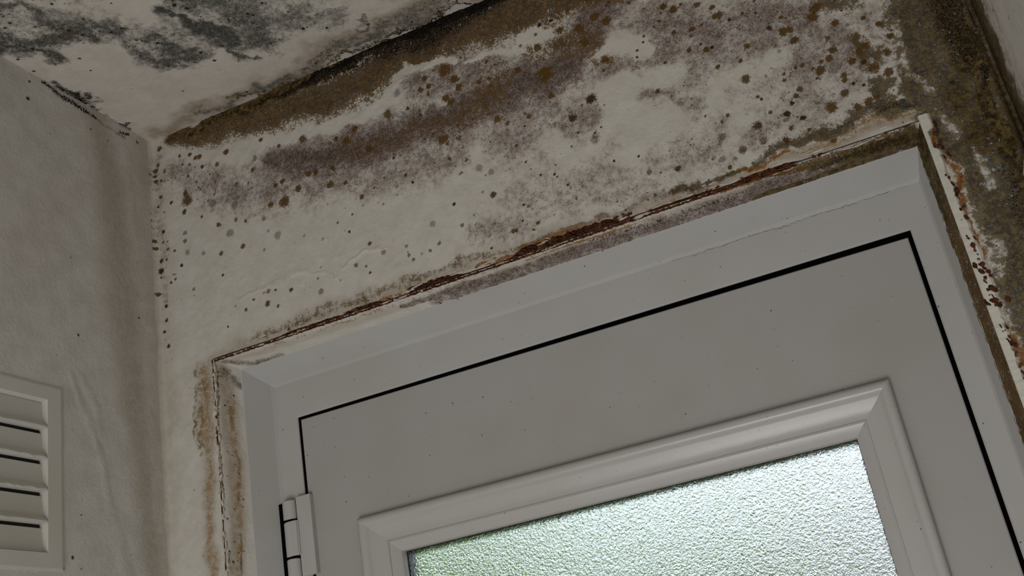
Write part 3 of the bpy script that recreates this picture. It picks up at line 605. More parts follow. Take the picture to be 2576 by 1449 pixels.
# ------------------------------------------------------------------ ceiling
us = span((X_LEFT - .05, X_LEFT, .02), (X_LEFT, -0.28, 0.0015), (-0.28, X_RIGHT + .05, .05))
vv = span((Y_REAR, -0.42, .1), (-0.42, 0.0, 0.0015), (0.0, 0.05, .02))
p = Painter(us, vv, warp=0.026)
S = p.stroke
for pts, val in (([(-0.8669, -0.3418, 0.0226), (-0.8237, -0.3236, 0.0170), (-0.8237, -0.2811, 0.0237), (-0.8226, -0.2505, 0.0244), (-0.7836, -0.2511, 0.0205), (-0.7705, -0.2313, 0.0183)], .68),
                 ([(-0.8818, -0.3053, 0.0236), (-0.8613, -0.2698, 0.0274), (-0.8328, -0.2532, 0.0275), (-0.8086, -0.2450, 0.0122)], .72), ([(-0.9132, -0.2889, 0.0243), (-0.8843, -0.2667, 0.0209), (-0.8782, -0.2410, 0.0151)], .74),
                 ([(-0.7788, -0.2225, 0.0186), (-0.7766, -0.1897, 0.0191), (-0.7733, -0.1492, 0.0199), (-0.7622, -0.1236, 0.0135)], .62), ([(-0.6880, -0.2187, 0.0180), (-0.6930, -0.1832, 0.0280), (-0.6851, -0.1464, 0.0354), (-0.6716, -0.1149, 0.0297)], .80),
                 ([(-0.7429, -0.1693, 0.0193), (-0.7399, -0.1345, 0.0239), (-0.7792, -0.1425, 0.0167)], .70), ([(-0.6685, -0.2417, 0.0233), (-0.6423, -0.1849, 0.0367), (-0.6303, -0.1362, 0.0447), (-0.6340, -0.0971, 0.0298)], .66),
                 ([(-0.6112, -0.1619, 0.0433), (-0.5773, -0.1067, 0.0387), (-0.5231, -0.0967, 0.0319)], .50), ([(-0.6957, -0.1004, 0.0135), (-0.6841, -0.0858, 0.0109)], .74), ([(-0.5609, -0.1817, 0.0476), (-0.4981, -0.1361, 0.0487)], .5),
                 ([(-0.8081, -0.3610, 0.0325), (-0.7406, -0.3208, 0.0441), (-0.6277, -0.2479, 0.0513)], .6)):
    S('haze', [(a, b_, r * 1.35) for a, b_, r in pts], val * 1.28, .9)
S('haze', [(-0.8912, -0.3317, 0.0577), (-0.8109, -0.2812, 0.0531), (-0.7664, -0.2080, 0.0375), (-0.7087, -0.1643, 0.0638), (-0.6263, -0.1332, 0.0703), (-0.5229, -0.1065, 0.0569)], .46, .8)
p.clean([(-0.7149, -0.2845, 0.0284), (-0.7185, -0.2506, 0.0353), (-0.7272, -0.2236, 0.0243)], .95, .7)
p.clean([(-0.9028, -0.2106, 0.0261), (-0.8483, -0.1906, 0.0327), (-0.8310, -0.1370, 0.0342), (-0.8136, -0.0870, 0.0355), (-0.7377, -0.0634, 0.0255)], .9, .8)
p.clean([(-0.5475, -0.1148, 0.0253), (-0.5046, -0.0880, 0.0160)], .6, .9)
S('tan_wash', [(-0.8926, -0.0123, 0.0264), (-0.7772, -0.0132, 0.0330), (-0.6759, -0.0208, 0.0346), (-0.5615, -0.0365, 0.0342), (-0.4774, -0.0322, 0.0334), (-0.3615, -0.0273, 0.0322)], .85, .9)
S('tan_wash', [(-0.9220, -0.2313, 0.0258), (-0.9238, -0.1125, 0.0216), (-0.9131, -0.0223, 0.0233)], .25, 1)
S('haze', [(-0.8104, -0.0069, 0.0122), (-0.7187, -0.0176, 0.0176), (-0.6091, -0.0222, 0.0211), (-0.4795, -0.0285, 0.0201), (-0.3899, -0.0285, 0.0195)], .55, .9)
S('haze', [(-0.7187, -0.0176, 0.0088), (-0.6479, -0.0229, 0.0114), (-0.5577, -0.0225, 0.0111), (-0.4795, -0.0179, 0.0108), (-0.3973, -0.0139, 0.0093)], .70, .8)
S('haze', [(-0.5285, -0.0494, 0.0067), (-0.5112, -0.0574, 0.0092), (-0.4985, -0.0685, 0.0065)], .7, .8)
S('brown', [(-0.7538, -0.0074, 0.0045), (-0.6446, -0.0084, 0.0065), (-0.5539, -0.0083, 0.0063), (-0.4610, -0.0072, 0.0061), (-0.3720, -0.0054, 0.0053)], .6, .8)
S('black', [(-0.6871, -0.0051, 0.0022), (-0.5818, -0.0045, 0.0035), (-0.4928, -0.0053, 0.0048), (-0.4202, -0.0041, 0.0061), (-0.3663, -0.0052, 0.0059)], .6, .8)
S('black', [(-0.8800, -0.2738, 0.0055), (-0.8868, -0.2582, 0.0050), (-0.8763, -0.2523, 0.0050)], .60, .9)
S('black', [(-0.9170, -0.2048, 0.0053), (-0.9223, -0.1713, 0.0089), (-0.9271, -0.1382, 0.0092), (-0.9294, -0.1067, 0.0073)], .92, .8)
S('black', [(-0.9098, -0.1733, 0.0061), (-0.9076, -0.1474, 0.0111), (-0.9091, -0.1262, 0.0092)], .88, .8)
S('haze', [(-0.9043, -0.1890, 0.0120), (-0.9116, -0.1469, 0.0209), (-0.9187, -0.0954, 0.0175), (-0.9140, -0.0538, 0.0121)], .9, .8)
S('black', [(-0.9203, -0.0861, 0.0074), (-0.9076, -0.0568, 0.0075)], .66, .8)
S('black', [(-0.9273, -0.0552, 0.0030), (-0.9294, -0.0288, 0.0023), (-0.9307, -0.0110, 0.0024)], .7, .8)
S('olive', [(-0.8561, -0.2809, 0.0180), (-0.8226, -0.2505, 0.0153)], .20, .9)
p.spots([
    (-0.9084,-0.2536,0.0025,0.8), (-0.9127,-0.2240,0.0026,0.8), (-0.9202,-0.2038,0.0026,1), (-0.8355,-0.2583,0.0018,0.9), (-0.7413,-0.2693,0.0017,1), (-0.7670,-0.1981,0.0025,0.8),
    (-0.7972,-0.0739,0.0021,0.6), (-0.6841,-0.2234,0.0036,1), (-0.6767,-0.2103,0.0030,0.9), (-0.7215,-0.1291,0.0027,1), (-0.7185,-0.1045,0.0027,1), (-0.7301,-0.0204,0.0022,0.9),
    (-0.7963,-0.3080,0.0023,0.9), (-0.8565,-0.1835,0.0020,0.5), (-0.8488,-0.2107,0.0026,0.4),
])
p.scatter(260, np.clip(p.M['haze'] * .9, 0, 1), 0.0010, 0.0030, (.1, .6, .8, .9), 21)
rel = 0.0030 * (fbm(p.U, p.V, 12, 4, 3) - .5) + 0.0006 * (fbm(p.U, p.V, 140, 3, 6) - .5)
ceiling = p.mesh('ceiling', (p.U, p.V, Z_CEIL + rel), M_CEIL)
mark(ceiling, 'white plaster ceiling with grey mould patches', kind='structure')

# ------------------------------------------------------------------ left wall
VENT_HOLE = (-.448, -.190, 1.829, 2.023)      # y0, y1, z0, z1 of the hole behind the vent
us = span((Y_REAR, VENT_HOLE[0], .1), (VENT_HOLE[0], VENT_HOLE[1], 0.002), (VENT_HOLE[1], 0.0, 0.002), (0.0, .05, .02))
vv = span((0.0, 1.72, .1), (1.72, VENT_HOLE[2], 0.002), (VENT_HOLE[2], VENT_HOLE[3], 0.002), (VENT_HOLE[3], Z_CEIL, 0.002), (Z_CEIL, 2.50, .02))
p = Painter(us, vv, warp=0.006)
S = p.stroke
S('tan_wash', [(-.110, 2.44, .040), (-.088, 2.36, .050), (-.074, 2.25, .056), (-.064, 2.15, .056), (-.055, 2.05, .044), (-.040, 1.95, .034), (-.030, 1.80, .030)], .60, .95)  # soft, darker tan band beside the back corner
S('tan_wash', [(-.01, 2.44, .05), (-.01, 1.80, .05)], .34, .9)
S('tan_wash', [(-0.0449, 2.3814, 0.0246), (-0.0338, 2.2845, 0.0211), (-0.0323, 2.1647, 0.0175)], .30, 1)
S('tan_wash', [(-0.0413, 2.0226, 0.0076), (-0.0368, 1.9185, 0.0073), (-0.0332, 1.8201, 0.0070)], .40, .9)
S('tan_wash', [(-0.3177, 2.0388, 0.0285), (-0.2564, 2.1524, 0.0644), (-0.1772, 2.2896, 0.0741)], .10, 1)
S('black', [(-0.2012, 2.4533, 0.0045), (-0.1687, 2.4473, 0.0060), (-0.1298, 2.4437, 0.0062), (-0.1115, 2.4425, 0.0042)], .85, .8)
S('haze', [(-0.1152, 2.4426, 0.0042), (-0.0580, 2.4410, 0.0058)], .5, .9)
S('black', [(-0.0672, 2.4458, 0.0036), (-0.0529, 2.4487, 0.0037)], .8, .7)
S('tan_wash', [(-0.2625, 1.8334, 0.0037), (-0.2314, 1.8345, 0.0038), (-0.2032, 1.8389, 0.0039)], .8, .7)  # thin tan line along the vent's lower edge
p.spots([
    (-0.2279,2.4148,0.0031,0.9), (-0.2254,2.4422,0.0025,0.8), (-0.0299,2.4422,0.0030,0.9), (-0.0482,2.4469,0.0030,0.8), (-0.0373,2.2465,0.0014,0.9), (-0.0400,2.1626,0.0020,0.9),
    (-0.1491,2.1097,0.0024,0.8), (-0.1597,2.2121,0.0018,0.4), (-0.1920,1.8343,0.0025,0.6), (-0.1626,1.8348,0.0026,0.8), (-0.1756,1.8221,0.0020,1), (-0.1504,1.8225,0.0016,0.7),
    (-0.1485,1.8850,0.0016,0.4), (-0.1855,1.9991,0.0016,0.5), (-0.1209,2.4206,0.0021,0.6), (-0.0883,2.4175,0.0021,0.4), (0.0114,2.0660,0.0027,1),
])
rel = 0.0030 * (fbm(p.U, p.V, 9, 3, 3) - .5) + 0.0004 * (fbm(p.U, p.V, 150, 2, 6) - .5)
for pts, h in (([(-0.1610, 2.0508, 0.0079), (-0.1333, 2.0007, 0.0125), (-0.1151, 1.9587, 0.0114), (-0.1039, 1.9014, 0.0113), (-0.0861, 1.8502, 0.0157), (-0.0716, 1.8039, 0.0156)], .0008), ([(-0.1386, 2.0506, 0.0081), (-0.1110, 1.9844, 0.0104)], .0006),
               ([(-0.1260, 2.0326, 0.0047), (-0.1167, 2.0139, 0.0047)], .0004), ([(-0.1745, 1.9643, 0.0016), (-0.1731, 1.8355, 0.0015)], -.0003)):
    w, f = p.field(pts, 1.0)
    rel[w] += f * h
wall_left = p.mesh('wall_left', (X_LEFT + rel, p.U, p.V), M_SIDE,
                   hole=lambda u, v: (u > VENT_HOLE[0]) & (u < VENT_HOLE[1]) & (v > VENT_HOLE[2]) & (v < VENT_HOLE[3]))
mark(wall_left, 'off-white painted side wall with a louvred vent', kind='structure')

# ------------------------------------------------------------------ right wall
us = span((Y_REAR, -0.30, .1), (-0.30, 0.0, 0.002), (0.0, .05, .02))
vv = span((0.0, 1.80, .1), (1.80, Z_CEIL, 0.002), (Z_CEIL, 2.50, .02))
p = Painter(us, vv, warp=0.012)
S = p.stroke
S('olive', [(-.005, 2.456, .060), (-.005, 2.2, .075), (-.005, 2.0, .085)], 1.0, .6)
S('brown', [(0, 2.456, .035), (0, 2.0, .045)], .9, .6)
S('black', [(0, 2.456, .018), (0, 2.0, .022)], .5, .8)
S('olive', [(-0.0284, 2.1400, 0.0223), (-0.0352, 2.0926, 0.0255), (-0.0461, 2.0587, 0.0247)], .75, .8)
S('haze', [(-.07, 2.456, .05), (-.08, 1.95, .06)], .22, 1)
p.scatter(60, np.clip(np.exp(-((p.U + .08) / .06) ** 2) * (p.V > 1.9), 0, 1), 0.001, 0.003, (.4, .5, .7), 31)
rel = 0.003 * (fbm(p.U, p.V, 14, 4, 3) - .5)
wall_right = p.mesh('wall_right', (X_RIGHT - rel, p.U, p.V), M_SIDE)
mark(wall_right, 'white wall to the right, brown with mould near the corner', kind='structure')

# rest of the lobby: floor and the far end, with an opening added for the fill lamp
mark(box('floor', M_FLOOR, X_LEFT - .05, X_RIGHT + .05, Y_REAR, .12, -.06, 0.0), 'grey lobby floor', kind='structure')
bm = bmesh.new()
wx0, wx1, wz0, wz1 = -.80, .06, .10, 1.15
for a in ((X_LEFT - .05, wx0, 0, 2.5), (wx1, X_RIGHT + .05, 0, 2.5), (wx0, wx1, 0, wz0), (wx0, wx1, wz1, 2.5)):
    add_box(bm, a[0], a[1], Y_REAR - .1, Y_REAR, a[2], a[3])
mark(bm_obj('wall_rear', bm, simple('plain_paint', (.70, .68, .63), .6, 10, .05)), 'white end wall with an opening added for the fill lamp', kind='structure')

# ------------------------------------------------------------------ the door
door = mark(empty('door_1', (0, 0, 0)), 'white plastic door with obscured glass in a white frame', kind='structure')

def sweep(name, prof_pts, path, mat, parent, smooth=False):
    """mitred strip: prof_pts = list of (point at path start, point at path end)"""
    vs_, fs = [], []
    for a, b in prof_pts: vs_ += [a, b]
    for k in range(len(prof_pts) - 1):
        fs.append((2 * k, 2 * k + 1, 2 * k + 3, 2 * k + 2))
    o = obj(name, vs_, fs, mat, parent, smooth)
    return o

def frame_profile(side):
    # (x or z of the three edges) per depth; from the hidden back, over the face, up the splay, to behind the plaster
    out = []
    for k, y in (('gap', Y_FACE + .050), ('gap', Y_FACE + .0015), ('gapr', Y_FACE), ('face', Y_FACE), ('facer', Y_FACE - .0035), ('mid', Y_MID - .002), ('out', Y_MID - .004), ('out2', .012)):
        out.append((k, y))
    return out
def edge_vals(k):
    e = {'gap': (GAP_L, GAP_R, GAP_T), 'gapr': (GAP_L - .0015, GAP_R + .0015, GAP_T + .0015),
         'face': (FACE_L + .0015, FACE_R - .0015, FACE_T - .0015), 'facer': (FACE_L - .0022, FACE_R + .0008, FACE_T + .0022),
         'mid': (MID_L - .0005, MID_R + .0005, MID_T + .0005), 'out': (MID_L - .006, MID_R + .006, MID_T + .006), 'out2': (OPEN_L - .03, OPEN_R + .03, OPEN_T + .03)}
    return e[k]
FP = frame_profile(0)
sweep('frame_head', [((edge_vals(k)[0], y, edge_vals(k)[2]), (edge_vals(k)[1], y, edge_vals(k)[2])) for k, y in FP], None, M_UPVC, door)
sweep('frame_jamb', [((edge_vals(k)[0], y, 0.0), (edge_vals(k)[0], y, edge_vals(k)[2])) for k, y in FP], None, M_UPVC, door)
sweep('frame_jamb', [((edge_vals(k)[1], y, 0.0), (edge_vals(k)[1], y, edge_vals(k)[2])) for k, y in FP], None, M_UPVC, door)

# hairline of grime where the head of the frame turns from soffit to face
random.seed(21)
vs_, fs = [], []
for i in range(90):
    x = -.22 + .275 * i / 89
    z = FACE_T - .0012 - .004 * random.random() * (.3 + .7 * math.sin(i * .11) ** 2); w = random.uniform(.0001, .0007)
    vs_ += [(x, Y_FACE - .0002, z), (x, Y_FACE - .0002, z + w)]
for i in range(89): fs.append((2 * i, 2 * i + 1, 2 * i + 3, 2 * i + 2))
M_GRIME = simple('grime', (.16, .145, .13), .8)
mark(obj('grime_line', vs_, fs, M_GRIME, door), 'thin grey line of grime on the frame head')

# black weather seal in the gap, and the threshold
GAP = 0.0048
bm = bmesh.new()
add_box(bm, GAP_L - .0005, GAP_R + .0005, Y_FACE + .003, Y_FACE + .05, GAP_T - .012, GAP_T + .0005)
add_box(bm, GAP_L - .0005, GAP_L + .009, Y_FACE + .003, Y_FACE + .05, 0.02, GAP_T - .012)
add_box(bm, GAP_R - .009, GAP_R + .0005, Y_FACE + .003, Y_FACE + .05, 0.02, GAP_T - .012)
mark(bm_obj('weather_seal', bm, M_BLACK, door), 'black rubber seal in the gap round the door leaf')
box('threshold', M_UPVC, GAP_L, GAP_R, Y_FACE - .01, Y_FACE + .06, 0.0, .02, .002, door)

# leaf: flat ring with an upper glass and a lower panel
LX0, LX1, LZ0, LZ1 = GAP_L + GAP, GAP_R - GAP, .024, GAP_T - .0045
AX0, AX1, AZ0, AZ1 = -.665, -.040, 1.00, 1.8305      # hole for the glass unit
def ring(bm, x0, x1, z0, z1, hx0, hx1, hz0, hz1, y0, y1):
    for a in ((x0, hx0, z0, z1), (hx1, x1, z0, z1), (hx0, hx1, z0, hz0), (hx0, hx1, hz1, z1)):
        add_box(bm, a[0], a[1], y0, y1, a[2], a[3])
bm = bmesh.new()
o3 = [(LX0, LZ0), (LX1, LZ0), (LX1, LZ1 - .0032), (LX0, LZ1)]; h3 = [(AX0, AZ0), (AX1, AZ0), (AX1, AZ1), (AX0, AZ1)]
b = .0012
def loop(pts, y): return [bm.verts.new((x, y, z)) for x, z in pts]
oin = [(LX0 + b, LZ0 + b), (LX1 - b, LZ0 + b), (LX1 - b, LZ1 - .0032 - b), (LX0 + b, LZ1 - b)]
L0 = loop(o3, Y_FACE + .045); L1 = loop(o3, Y_FACE + b); L2 = loop(oin, Y_FACE); L3 = loop(h3, Y_FACE); L4 = loop(h3, Y_FACE + .045)
for A, B in ((L0, L1), (L1, L2), (L2, L3), (L3, L4), (L4, L0)):
    for k in range(4): bm.faces.new((A[k], A[(k + 1) % 4], B[(k + 1) % 4], B[k]))
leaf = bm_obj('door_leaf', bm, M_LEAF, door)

# glazing beads: ovolo profile, four mitred lengths (w = inward from the outer edge, h = towards the room)
BX0, BX1, BZ0, BZ1 = -.6795, -.0252, .985, 1.8455
BP = [(0, -.001), (0, .0075), (.0012, .0098), (.004, .0112), (.0075, .0110), (.0105, .0095), (.0125, .0070)]
for k in range(1, 9):
    t = k / 8
    BP.append((.0125 + .0215 * t, .0070 - .0068 * math.sin(t * math.pi / 2)))
BP += [(.0350, .0012), (.0362, .0012), (.0366, -.0006), (.0380, -.0012), (.0485, -.0065), (.0490, -.0072), (.0490, -.0200)]
def bead_run(kind):
    out = []
    for w, h in BP:
        x0, x1, z0, z1, y = BX0 + w, BX1 - w, BZ0 + w, BZ1 - w, Y_FACE - h
        out.append({'t': ((x0, y, z1), (x1, y, z1)), 'b': ((x0, y, z0), (x1, y, z0)), 'l': ((x0, y, z0), (x0, y, z1)), 'r': ((x1, y, z0), (x1, y, z1))}[kind])
    return out
for k in 'tblr':
    o = sweep('glazing_bead', bead_run(k), None, M_BEAD, leaf, smooth=True)
    o.data.set_sharp_from_angle(angle=math.radians(38))

# glass unit: obscured inner pane, dark spacer behind it, clear outer pane
GX0, GX1, GZ0, GZ1 = AX0 + .005, AX1 - .005, AZ0 + .005, AZ1 - .005
yg = Y_FACE + .0175
pane = box('glass_pane', M_GLASS, GX0, GX1, yg, yg + .004, GZ0, GZ1, 0, leaf)
mark(pane, 'stippled obscured glass')
sx0, sx1, sz0, sz1 = BX0 + .0505, BX1 - .0505, BZ0 + .0505, BZ1 - .0505
bm = bmesh.new(); ring(bm, GX0 - .004, GX1 + .004, GZ0 - .004, GZ1 + .004, sx0, sx1, sz0, sz1, yg + .0045, yg + .0225)
bm_obj('spacer_bar', bm, M_SPACER, leaf)

# lower solid panel moulding (below the view)
bm = bmesh.new(); ring(bm, BX0, BX1, .15, .85, BX0 + .03, BX1 - .03, .18, .82, Y_FACE - .008, Y_FACE + .001)
bm_obj('panel_moulding', bm, M_BEAD, leaf)

# hinge: barrel in three knuckles beside a leaf plate
def hinge(top):
    h = empty('hinge', (0, 0, 0), door)
    bx, by, R_ = -.7775, Y_FACE - .0045, .0098
    def knuckle(z0, z1):
        bm = bmesh.new(); prof = [(R_ - .0012, z0), (R_, z0 + .0012), (R_, z1 - .0012), (R_ - .0012, z1)]
        n = 28
        rings = [[bm.verts.new((bx + r * math.cos(a * 2 * math.pi / n), by + r * math.sin(a * 2 * math.pi / n), z)) for a in range(n)] for r, z in prof]
        for A, B in zip(rings[:-1], rings[1:]):
            for k in range(n): bm.faces.new((A[k], A[(k + 1) % n], B[(k + 1) % n], B[k]))
        bm.faces.new(rings[0]); bm.faces.new(rings[-1])
        o = bm_obj('knuckle', bm, M_UPVC, h, smooth=True)
        o.data.set_sharp_from_angle(angle=math.radians(40))
    z = top
    knuckle(z - .0270, z - .0025); knuckle(z - .0740, z - .0300); knuckle(z - .101, z - .0770)
    bm = bmesh.new()
    add_box(bm, -.7662, -.7445, Y_FACE - .0085, Y_FACE + .0005, z - .101, z, .0010)
    add_box(bm, -.7775, -.7650, Y_FACE - .0138, Y_FACE - .002, z - .0740, z - .0300, .0010)
    add_box(bm, -.7690, -.7640, Y_FACE - .0115, Y_FACE - .002, z - .0740, z - .0300, .0010)
    bm_obj('hinge_plate', bm, M_UPVC, h)
    box('hinge_shadow_gap', M_BLACK, bx - R_ - .0075, -.7660, Y_FACE - .0062, Y_FACE + .0004, z - .106, z - .0035, .0004, h)  # black block paints in the shadow gap left of the barrel
    bm = bmesh.new(); add_box(bm, bx - .0065, bx + .0065, by - .0055, by + .003, z - .099, z - .003)
    bm_obj('hinge_pin', bm, M_BLACK, h)
hinge(1.8935)
hinge(1.05)
hinge(0.30)

# ------------------------------------------------------------------ filler strip, rust crust and flaking paint round the joint
random.seed(11)
def filler_strip():
    n = 150; z0, z1 = 1.60, OPEN_T + .004
    vs_, fs = [], []
    for i in range(n):
        z = z0 + (z1 - z0) * i / (n - 1)
        w = .0118 + .0022 * math.sin(z * 37) + random.uniform(-.0013, .0013)
        gap = 0.0
        top = (z1 - z) / (z1 - z0)
        if top < .16: w *= .80
        if .035 < top < .085: w *= .45
        y = -.0034 + random.uniform(-.0003, .0003)
        xl = OPEN_R - .0006
        vs_ += [(xl, .004, z), (xl, y + .0012, z), (xl + .0014, y, z), (xl + w * .8, y + .0004, z), (xl + w, -.0008, z), (xl + w, .003, z)]
    for i in range(n - 1):
        for k in range(5):
            a = i * 6 + k; fs.append((a, a + 6, a + 7, a + 1))
    fs.append(tuple(range((n - 1) * 6, n * 6)))
    return obj('filler_strip', vs_, fs, M_SEAL, wall_back)
mark(filler_strip(), 'cream filler strip with a ragged rusty edge')

def chip(bm, c, u, v, n, ru, rv, th):
    """irregular flake lying in the plane u, v, thickness th along n"""
    m = random.randint(6, 9); top, bot = [], []
    ph = random.uniform(0, 6)
    for k in range(m):
        a = ph + 2 * math.pi * k / m
        q = random.uniform(.65, 1.15)
        pt = c + u * (ru * q * math.cos(a)) + v * (rv * q * math.sin(a))
        top.append(bm.verts.new(pt + n * (th * random.uniform(.6, 1.3)))); bot.append(bm.verts.new(pt - n * .0015))
    mid = bm.verts.new(c + n * th * random.uniform(1.0, 1.8))
    for k in range(m):
        bm.faces.new((top[k], top[(k + 1) % m], mid)); bm.faces.new((bot[k], bot[(k + 1) % m], top[(k + 1) % m], top[k]))
EX, EY, EZ = Vector((1, 0, 0)), Vector((0, 1, 0)), Vector((0, 0, 1))
# crust clinging to the ragged edge of the filler, right of the door
bm = bmesh.new()
crust = [
    (0.0957,2.0764,0.0021,1), (0.0938,2.0675,0.0029,1), (0.0945,2.0542,0.0025,1), (0.0957,2.0504,0.0025,1), (0.0956,2.0395,0.0025,1), (0.0911,2.0177,0.0024,1),
    (0.0910,2.0071,0.0024,1), (0.0923,2.0011,0.0032,1), (0.0925,1.9955,0.0024,1), (0.0921,1.9782,0.0024,1), (0.0917,1.9684,0.0024,1), (0.0901,1.9475,0.0027,1),
    (0.0904,1.9386,0.0031,1), (0.0918,1.9310,0.0023,1), (0.0908,1.9209,0.0035,1), (0.0910,1.9121,0.0046,1), (0.0919,1.9053,0.0046,1), (0.0933,1.9005,0.0034,1),
    (0.0905,1.8895,0.0046,1), (0.0898,1.8825,0.0045,1), (0.0912,1.8778,0.0038,1), (0.0940,1.8727,0.0034,1), (0.0890,1.8525,0.0022,1), (0.0904,1.8479,0.0022,1),
    (0.0935,1.8396,0.0022,1), (0.0930,1.8323,0.0029,1), (0.0920,1.8216,0.0022,1), (0.0920,1.8107,0.0022,1), (0.0927,1.8041,0.0022,1), (0.0919,1.7971,0.0025,1),
]
for x, z, r, t in crust:
    for k in range(3):
        c = Vector((x + random.gauss(0, r * .7), -.0012, z + random.gauss(0, r * .7)))
        chip(bm, c, (EX * .35 - EZ).normalized(), EX, -EY, r * random.uniform(.5, 1.2), r * random.uniform(.35, .8), random.uniform(.001, .0028))
mark(bm_obj('rust_crust', bm, M_RUST, wall_back), 'rust-brown crust along the filler strip', kind='stuff')
# crust bristling in the joint over the door
bm = bmesh.new()
for x0, x1, n, dz in (((-0.7351, 2.0835)[0], (-0.6316, 2.0850)[0], 26, .0015), ((-0.6253, 2.0885)[0], (-0.5496, 2.0890)[0], 36, .003), ((-0.5326, 2.0890)[0], (-0.4608, 2.0860)[0], 60, .0055), ((-0.3906, 2.0885)[0], (-0.2388, 2.0869)[0], 150, .0065),
                      ((-0.1671, 2.0867)[0], (-0.0524, 2.0901)[0], 44, .0025), ((-0.0480, 2.0900)[0], (0.0757, 2.0908)[0], 5, .0006)):
    for k in range(n):
        x = random.uniform(x0, x1); c = Vector((x, random.uniform(.0, .003), OPEN_T + random.uniform(-.001, dz)))
        u = (EX + EZ * random.uniform(-.5, .5)).normalized(); v = (EZ - EX * random.uniform(-.3, .3)).normalized()
        chip(bm, c, u, v, -EY, random.uniform(.0012, .0040), random.uniform(.0005, .0014), random.uniform(.0006, .0022))
mark(bm_obj('rust_crust', bm, M_RUST, wall_back), 'dark rust crust in the broken joint over the door', kind='stuff')
# curled flakes of pale paint on both sides of the joint
bm = bmesh.new()
for k in range(70):
    s = random.random(); x = OPEN_L + .02 + s * (OPEN_R - OPEN_L - .03)
    below = random.random() < .62
    if below: c = Vector((x, random.uniform(.001, .007), OPEN_T - random.uniform(.0005, .0030)))
    else: c = Vector((x, -.0008, OPEN_T + random.uniform(.002, .009)))
    u = (EX + EZ * random.uniform(-.12, .12)).normalized()
    nrm = (-EZ * .9 - EY * .35).normalized() if below else -EY
    v = nrm.cross(u).normalized()
    chip(bm, c, u, v, nrm, random.uniform(.0015, .0110), random.uniform(.0004, .0011), random.uniform(.0002, .0006))
for z in np.linspace(1.75, OPEN_T - .005, 60):
    c = Vector((OPEN_L + random.uniform(-.0035, .0035), -.0005, z + random.uniform(-.003, .003)))
    chip(bm, c, EZ, EX, -EY, random.uniform(.0015, .006), random.uniform(.0005, .0018), random.uniform(.0002, .0008))
mark(bm_obj('paint_flakes', bm, M_FLAKE, wall_back), 'flakes of cream paint along the joint', kind='stuff')

# ------------------------------------------------------------------ louvred vent on the left wall
vy0, vy1, vz0, vz1 = -.460, -.1775, 1.8180, 2.0330
vent = mark(empty('air_vent', (X_LEFT, (vy0 + vy1) / 2, vz0)), 'white painted louvred air vent on the left wall', 'vent')
def vent_part(name, bm, mat):
    for v in bm.verts: v.co -= Vector((X_LEFT, (vy0 + vy1) / 2, vz0))
    return bm_obj(name, bm, mat, vent)
bm = bmesh.new(); t_ = .0022; iy0, iy1, iz0, iz1 = vy0 + .024, -.2020, 1.8395, 2.0125
o_ = [(vy0, vz0), (vy1, vz0), (vy1, vz1), (vy0, vz1)]; o1 = [(vy0 + .003, vz0 + .003), (vy1 - .003, vz0 + .003), (vy1 - .003, vz1 - .003), (vy0 + .003, vz1 - .003)]
i_ = [(iy0 - .002, iz0 - .002), (iy1 + .002, iz0 - .002), (iy1 + .002, iz1 + .002), (iy0 - .002, iz1 + .002)]; i1 = [(iy0, iz0), (iy1, iz0), (iy1, iz1), (iy0, iz1)]
lp = [[bm.verts.new((X_LEFT + x, y, z)) for y, z in P_] for P_, x in ((o_, -.004), (o_, .0014), (o1, t_), (i_, t_), (i1, -.0035), (i1, -.009))]
for A, B in zip(lp[:-1], lp[1:]):
    for k in range(4): bm.faces.new((A[k], A[(k + 1) % 4], B[(k + 1) % 4], B[k]))
vent_part('vent_frame', bm, M_VENT)
bm = bmesh.new(); add_box(bm, X_LEFT - .016, X_LEFT - .0085, iy0, iy1, iz0, iz1)
vent_part('vent_back', bm, M_DARK)
slots = [1.9790, 1.9430, 1.9062, 1.8700]
edges = [iz1] + slots + [iz0]
for a, b_ in zip(edges[:-1], edges[1:]):
    # each louvre leans out towards its lower lip, which hangs over a dark slot
    last = b_ == iz0
    top = a - (.0040 if a != iz1 else 0)
    bm = bmesh.new()
    lip = .0030
    prof = [(-.0080, top + .0008), (-.0055, top - .0004), (-.0030, b_ + .0100), (lip - .0012, b_ + .0048), (lip, b_ + .0028), (lip - .0006, b_ + .0008), (-.0040, b_ + .0004), (-.0080, b_ + .0004)]
    if last: prof = [(-.0080, top + .0008), (-.0055, top - .0004), (-.0035, b_ + .006), (-.0030, b_), (-.0080, b_)]
    n = 36; rows = []
    for k in range(n):
        y = iy0 + (iy1 - iy0) * k / (n - 1)
        drip = 0 if last else .0030 * (random.random() ** 6)
        rows.append([bm.verts.new((X_LEFT + x, y, z - (drip if 3 <= i < 6 else 0))) for i, (x, z) in enumerate(prof)])
    for A, B in zip(rows[:-1], rows[1:]):
        for k in range(len(prof) - 1): bm.faces.new((A[k], A[k + 1], B[k + 1], B[k]))
    vent_part('louvre', bm, M_VENT)

# ------------------------------------------------------------------ tall white panel against the right wall
panel = mark(box('white_panel', M_PAINT, .1525, .1700, -.72, -.032, 0.0, 1.985, .0015), "tall white painted panel standing flat against the right wall, at the photo's right edge", 'panel')

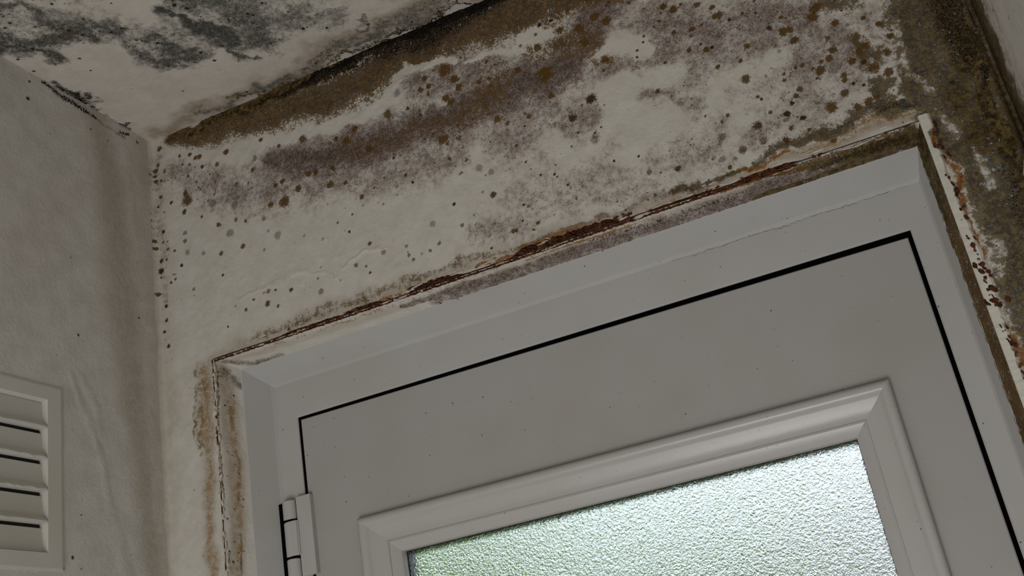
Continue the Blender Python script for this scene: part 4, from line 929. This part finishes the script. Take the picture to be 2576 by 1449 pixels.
# ------------------------------------------------------------------ outside, seen only as colour through the obscured glass
M_GRASS = simple('lawn', (.10, .17, .05), .9, 2, .3)
M_LEAVES = simple('tree_leaves', (.42, .60, .20), .7, 3, .4)
M_BARK = simple('bark', (.12, .09, .06), .9, 20, .4)
M_BRICK = simple('pink_render', (.62, .46, .52), .8, 4, .12)
M_ROOF = simple('roof_tiles', (.42, .30, .34), .8, 6, .25)
M_PANEG = simple('house_window', (.12, .14, .16), .2, 2, .1)
mark(box('ground', M_GRASS, -30, 30, .25, 60, -.30, -.12), 'lawn outside the door', kind='structure')
def tree(x, y, h, spread, label, seed):
    rg = random.Random(seed)
    t = mark(empty('tree', (x, y, -.12)), label, 'tree', group='trees outside the glass')
    bm = bmesh.new()
    bmesh.ops.create_cone(bm, cap_ends=True, segments=10, radius1=.16, radius2=.08, depth=h * .6, matrix=Matrix.Translation((0, 0, h * .3)))
    bm_obj('trunk', bm, M_BARK, t)
    bm = bmesh.new()
    for k in range(6000):
        a = rg.uniform(0, 2 * math.pi); c = rg.uniform(-1, 1); r = rg.random() ** .4
        s = math.sqrt(1 - c * c)
        q = Vector((spread * r * s * math.cos(a), spread * r * s * math.sin(a), h * .62 + h * .38 * r * c))
        u = Vector((rg.gauss(0, 1), rg.gauss(0, 1), rg.gauss(0, 1))).normalized(); w = u.orthogonal().normalized()
        l = rg.uniform(.12, .24)
        v1, v2, v3, v4 = (bm.verts.new(q + d) for d in (-u * l, w * l * .45, u * l, -w * l * .45))
        bm.faces.new((v1, v2, v3, v4))
    me = bm_obj('crown', bm, M_LEAVES, t)
tree(-6.1, 9.0, 4.3, 2.4, 'broad green tree to the left behind the glass', 1)
tree(-3.2, 13.5, 3.5, 1.5, 'low green tree in the middle behind the glass', 2)
house = mark(empty('house', (-1.3, 16, -.12)), 'pinkish house low behind the glass on the right', 'house')
def hp(name, mat, *b): 
    return box(name, mat, *b, parent=house)
hp('house_wall', M_BRICK, -2.6, 3.2, 0, 5, 0, 2.85)
bm = bmesh.new()
vs_ = [bm.verts.new(c) for c in ((-2.8, -.2, 2.85), (3.4, -.2, 2.85), (3.4, 5.2, 2.85), (-2.8, 5.2, 2.85), (-2.8, 2.5, 3.5), (3.4, 2.5, 3.5))]
for f in ((0, 1, 5, 4), (2, 3, 4, 5), (0, 4, 3), (1, 2, 5), (3, 2, 1, 0)): bm.faces.new([vs_[i] for i in f])
bm_obj('roof', bm, M_ROOF, house)
for x in (-1.6, .4, 2.0): hp('house_window', M_PANEG, x, x + .8, -.04, .02, 1.0, 1.9)
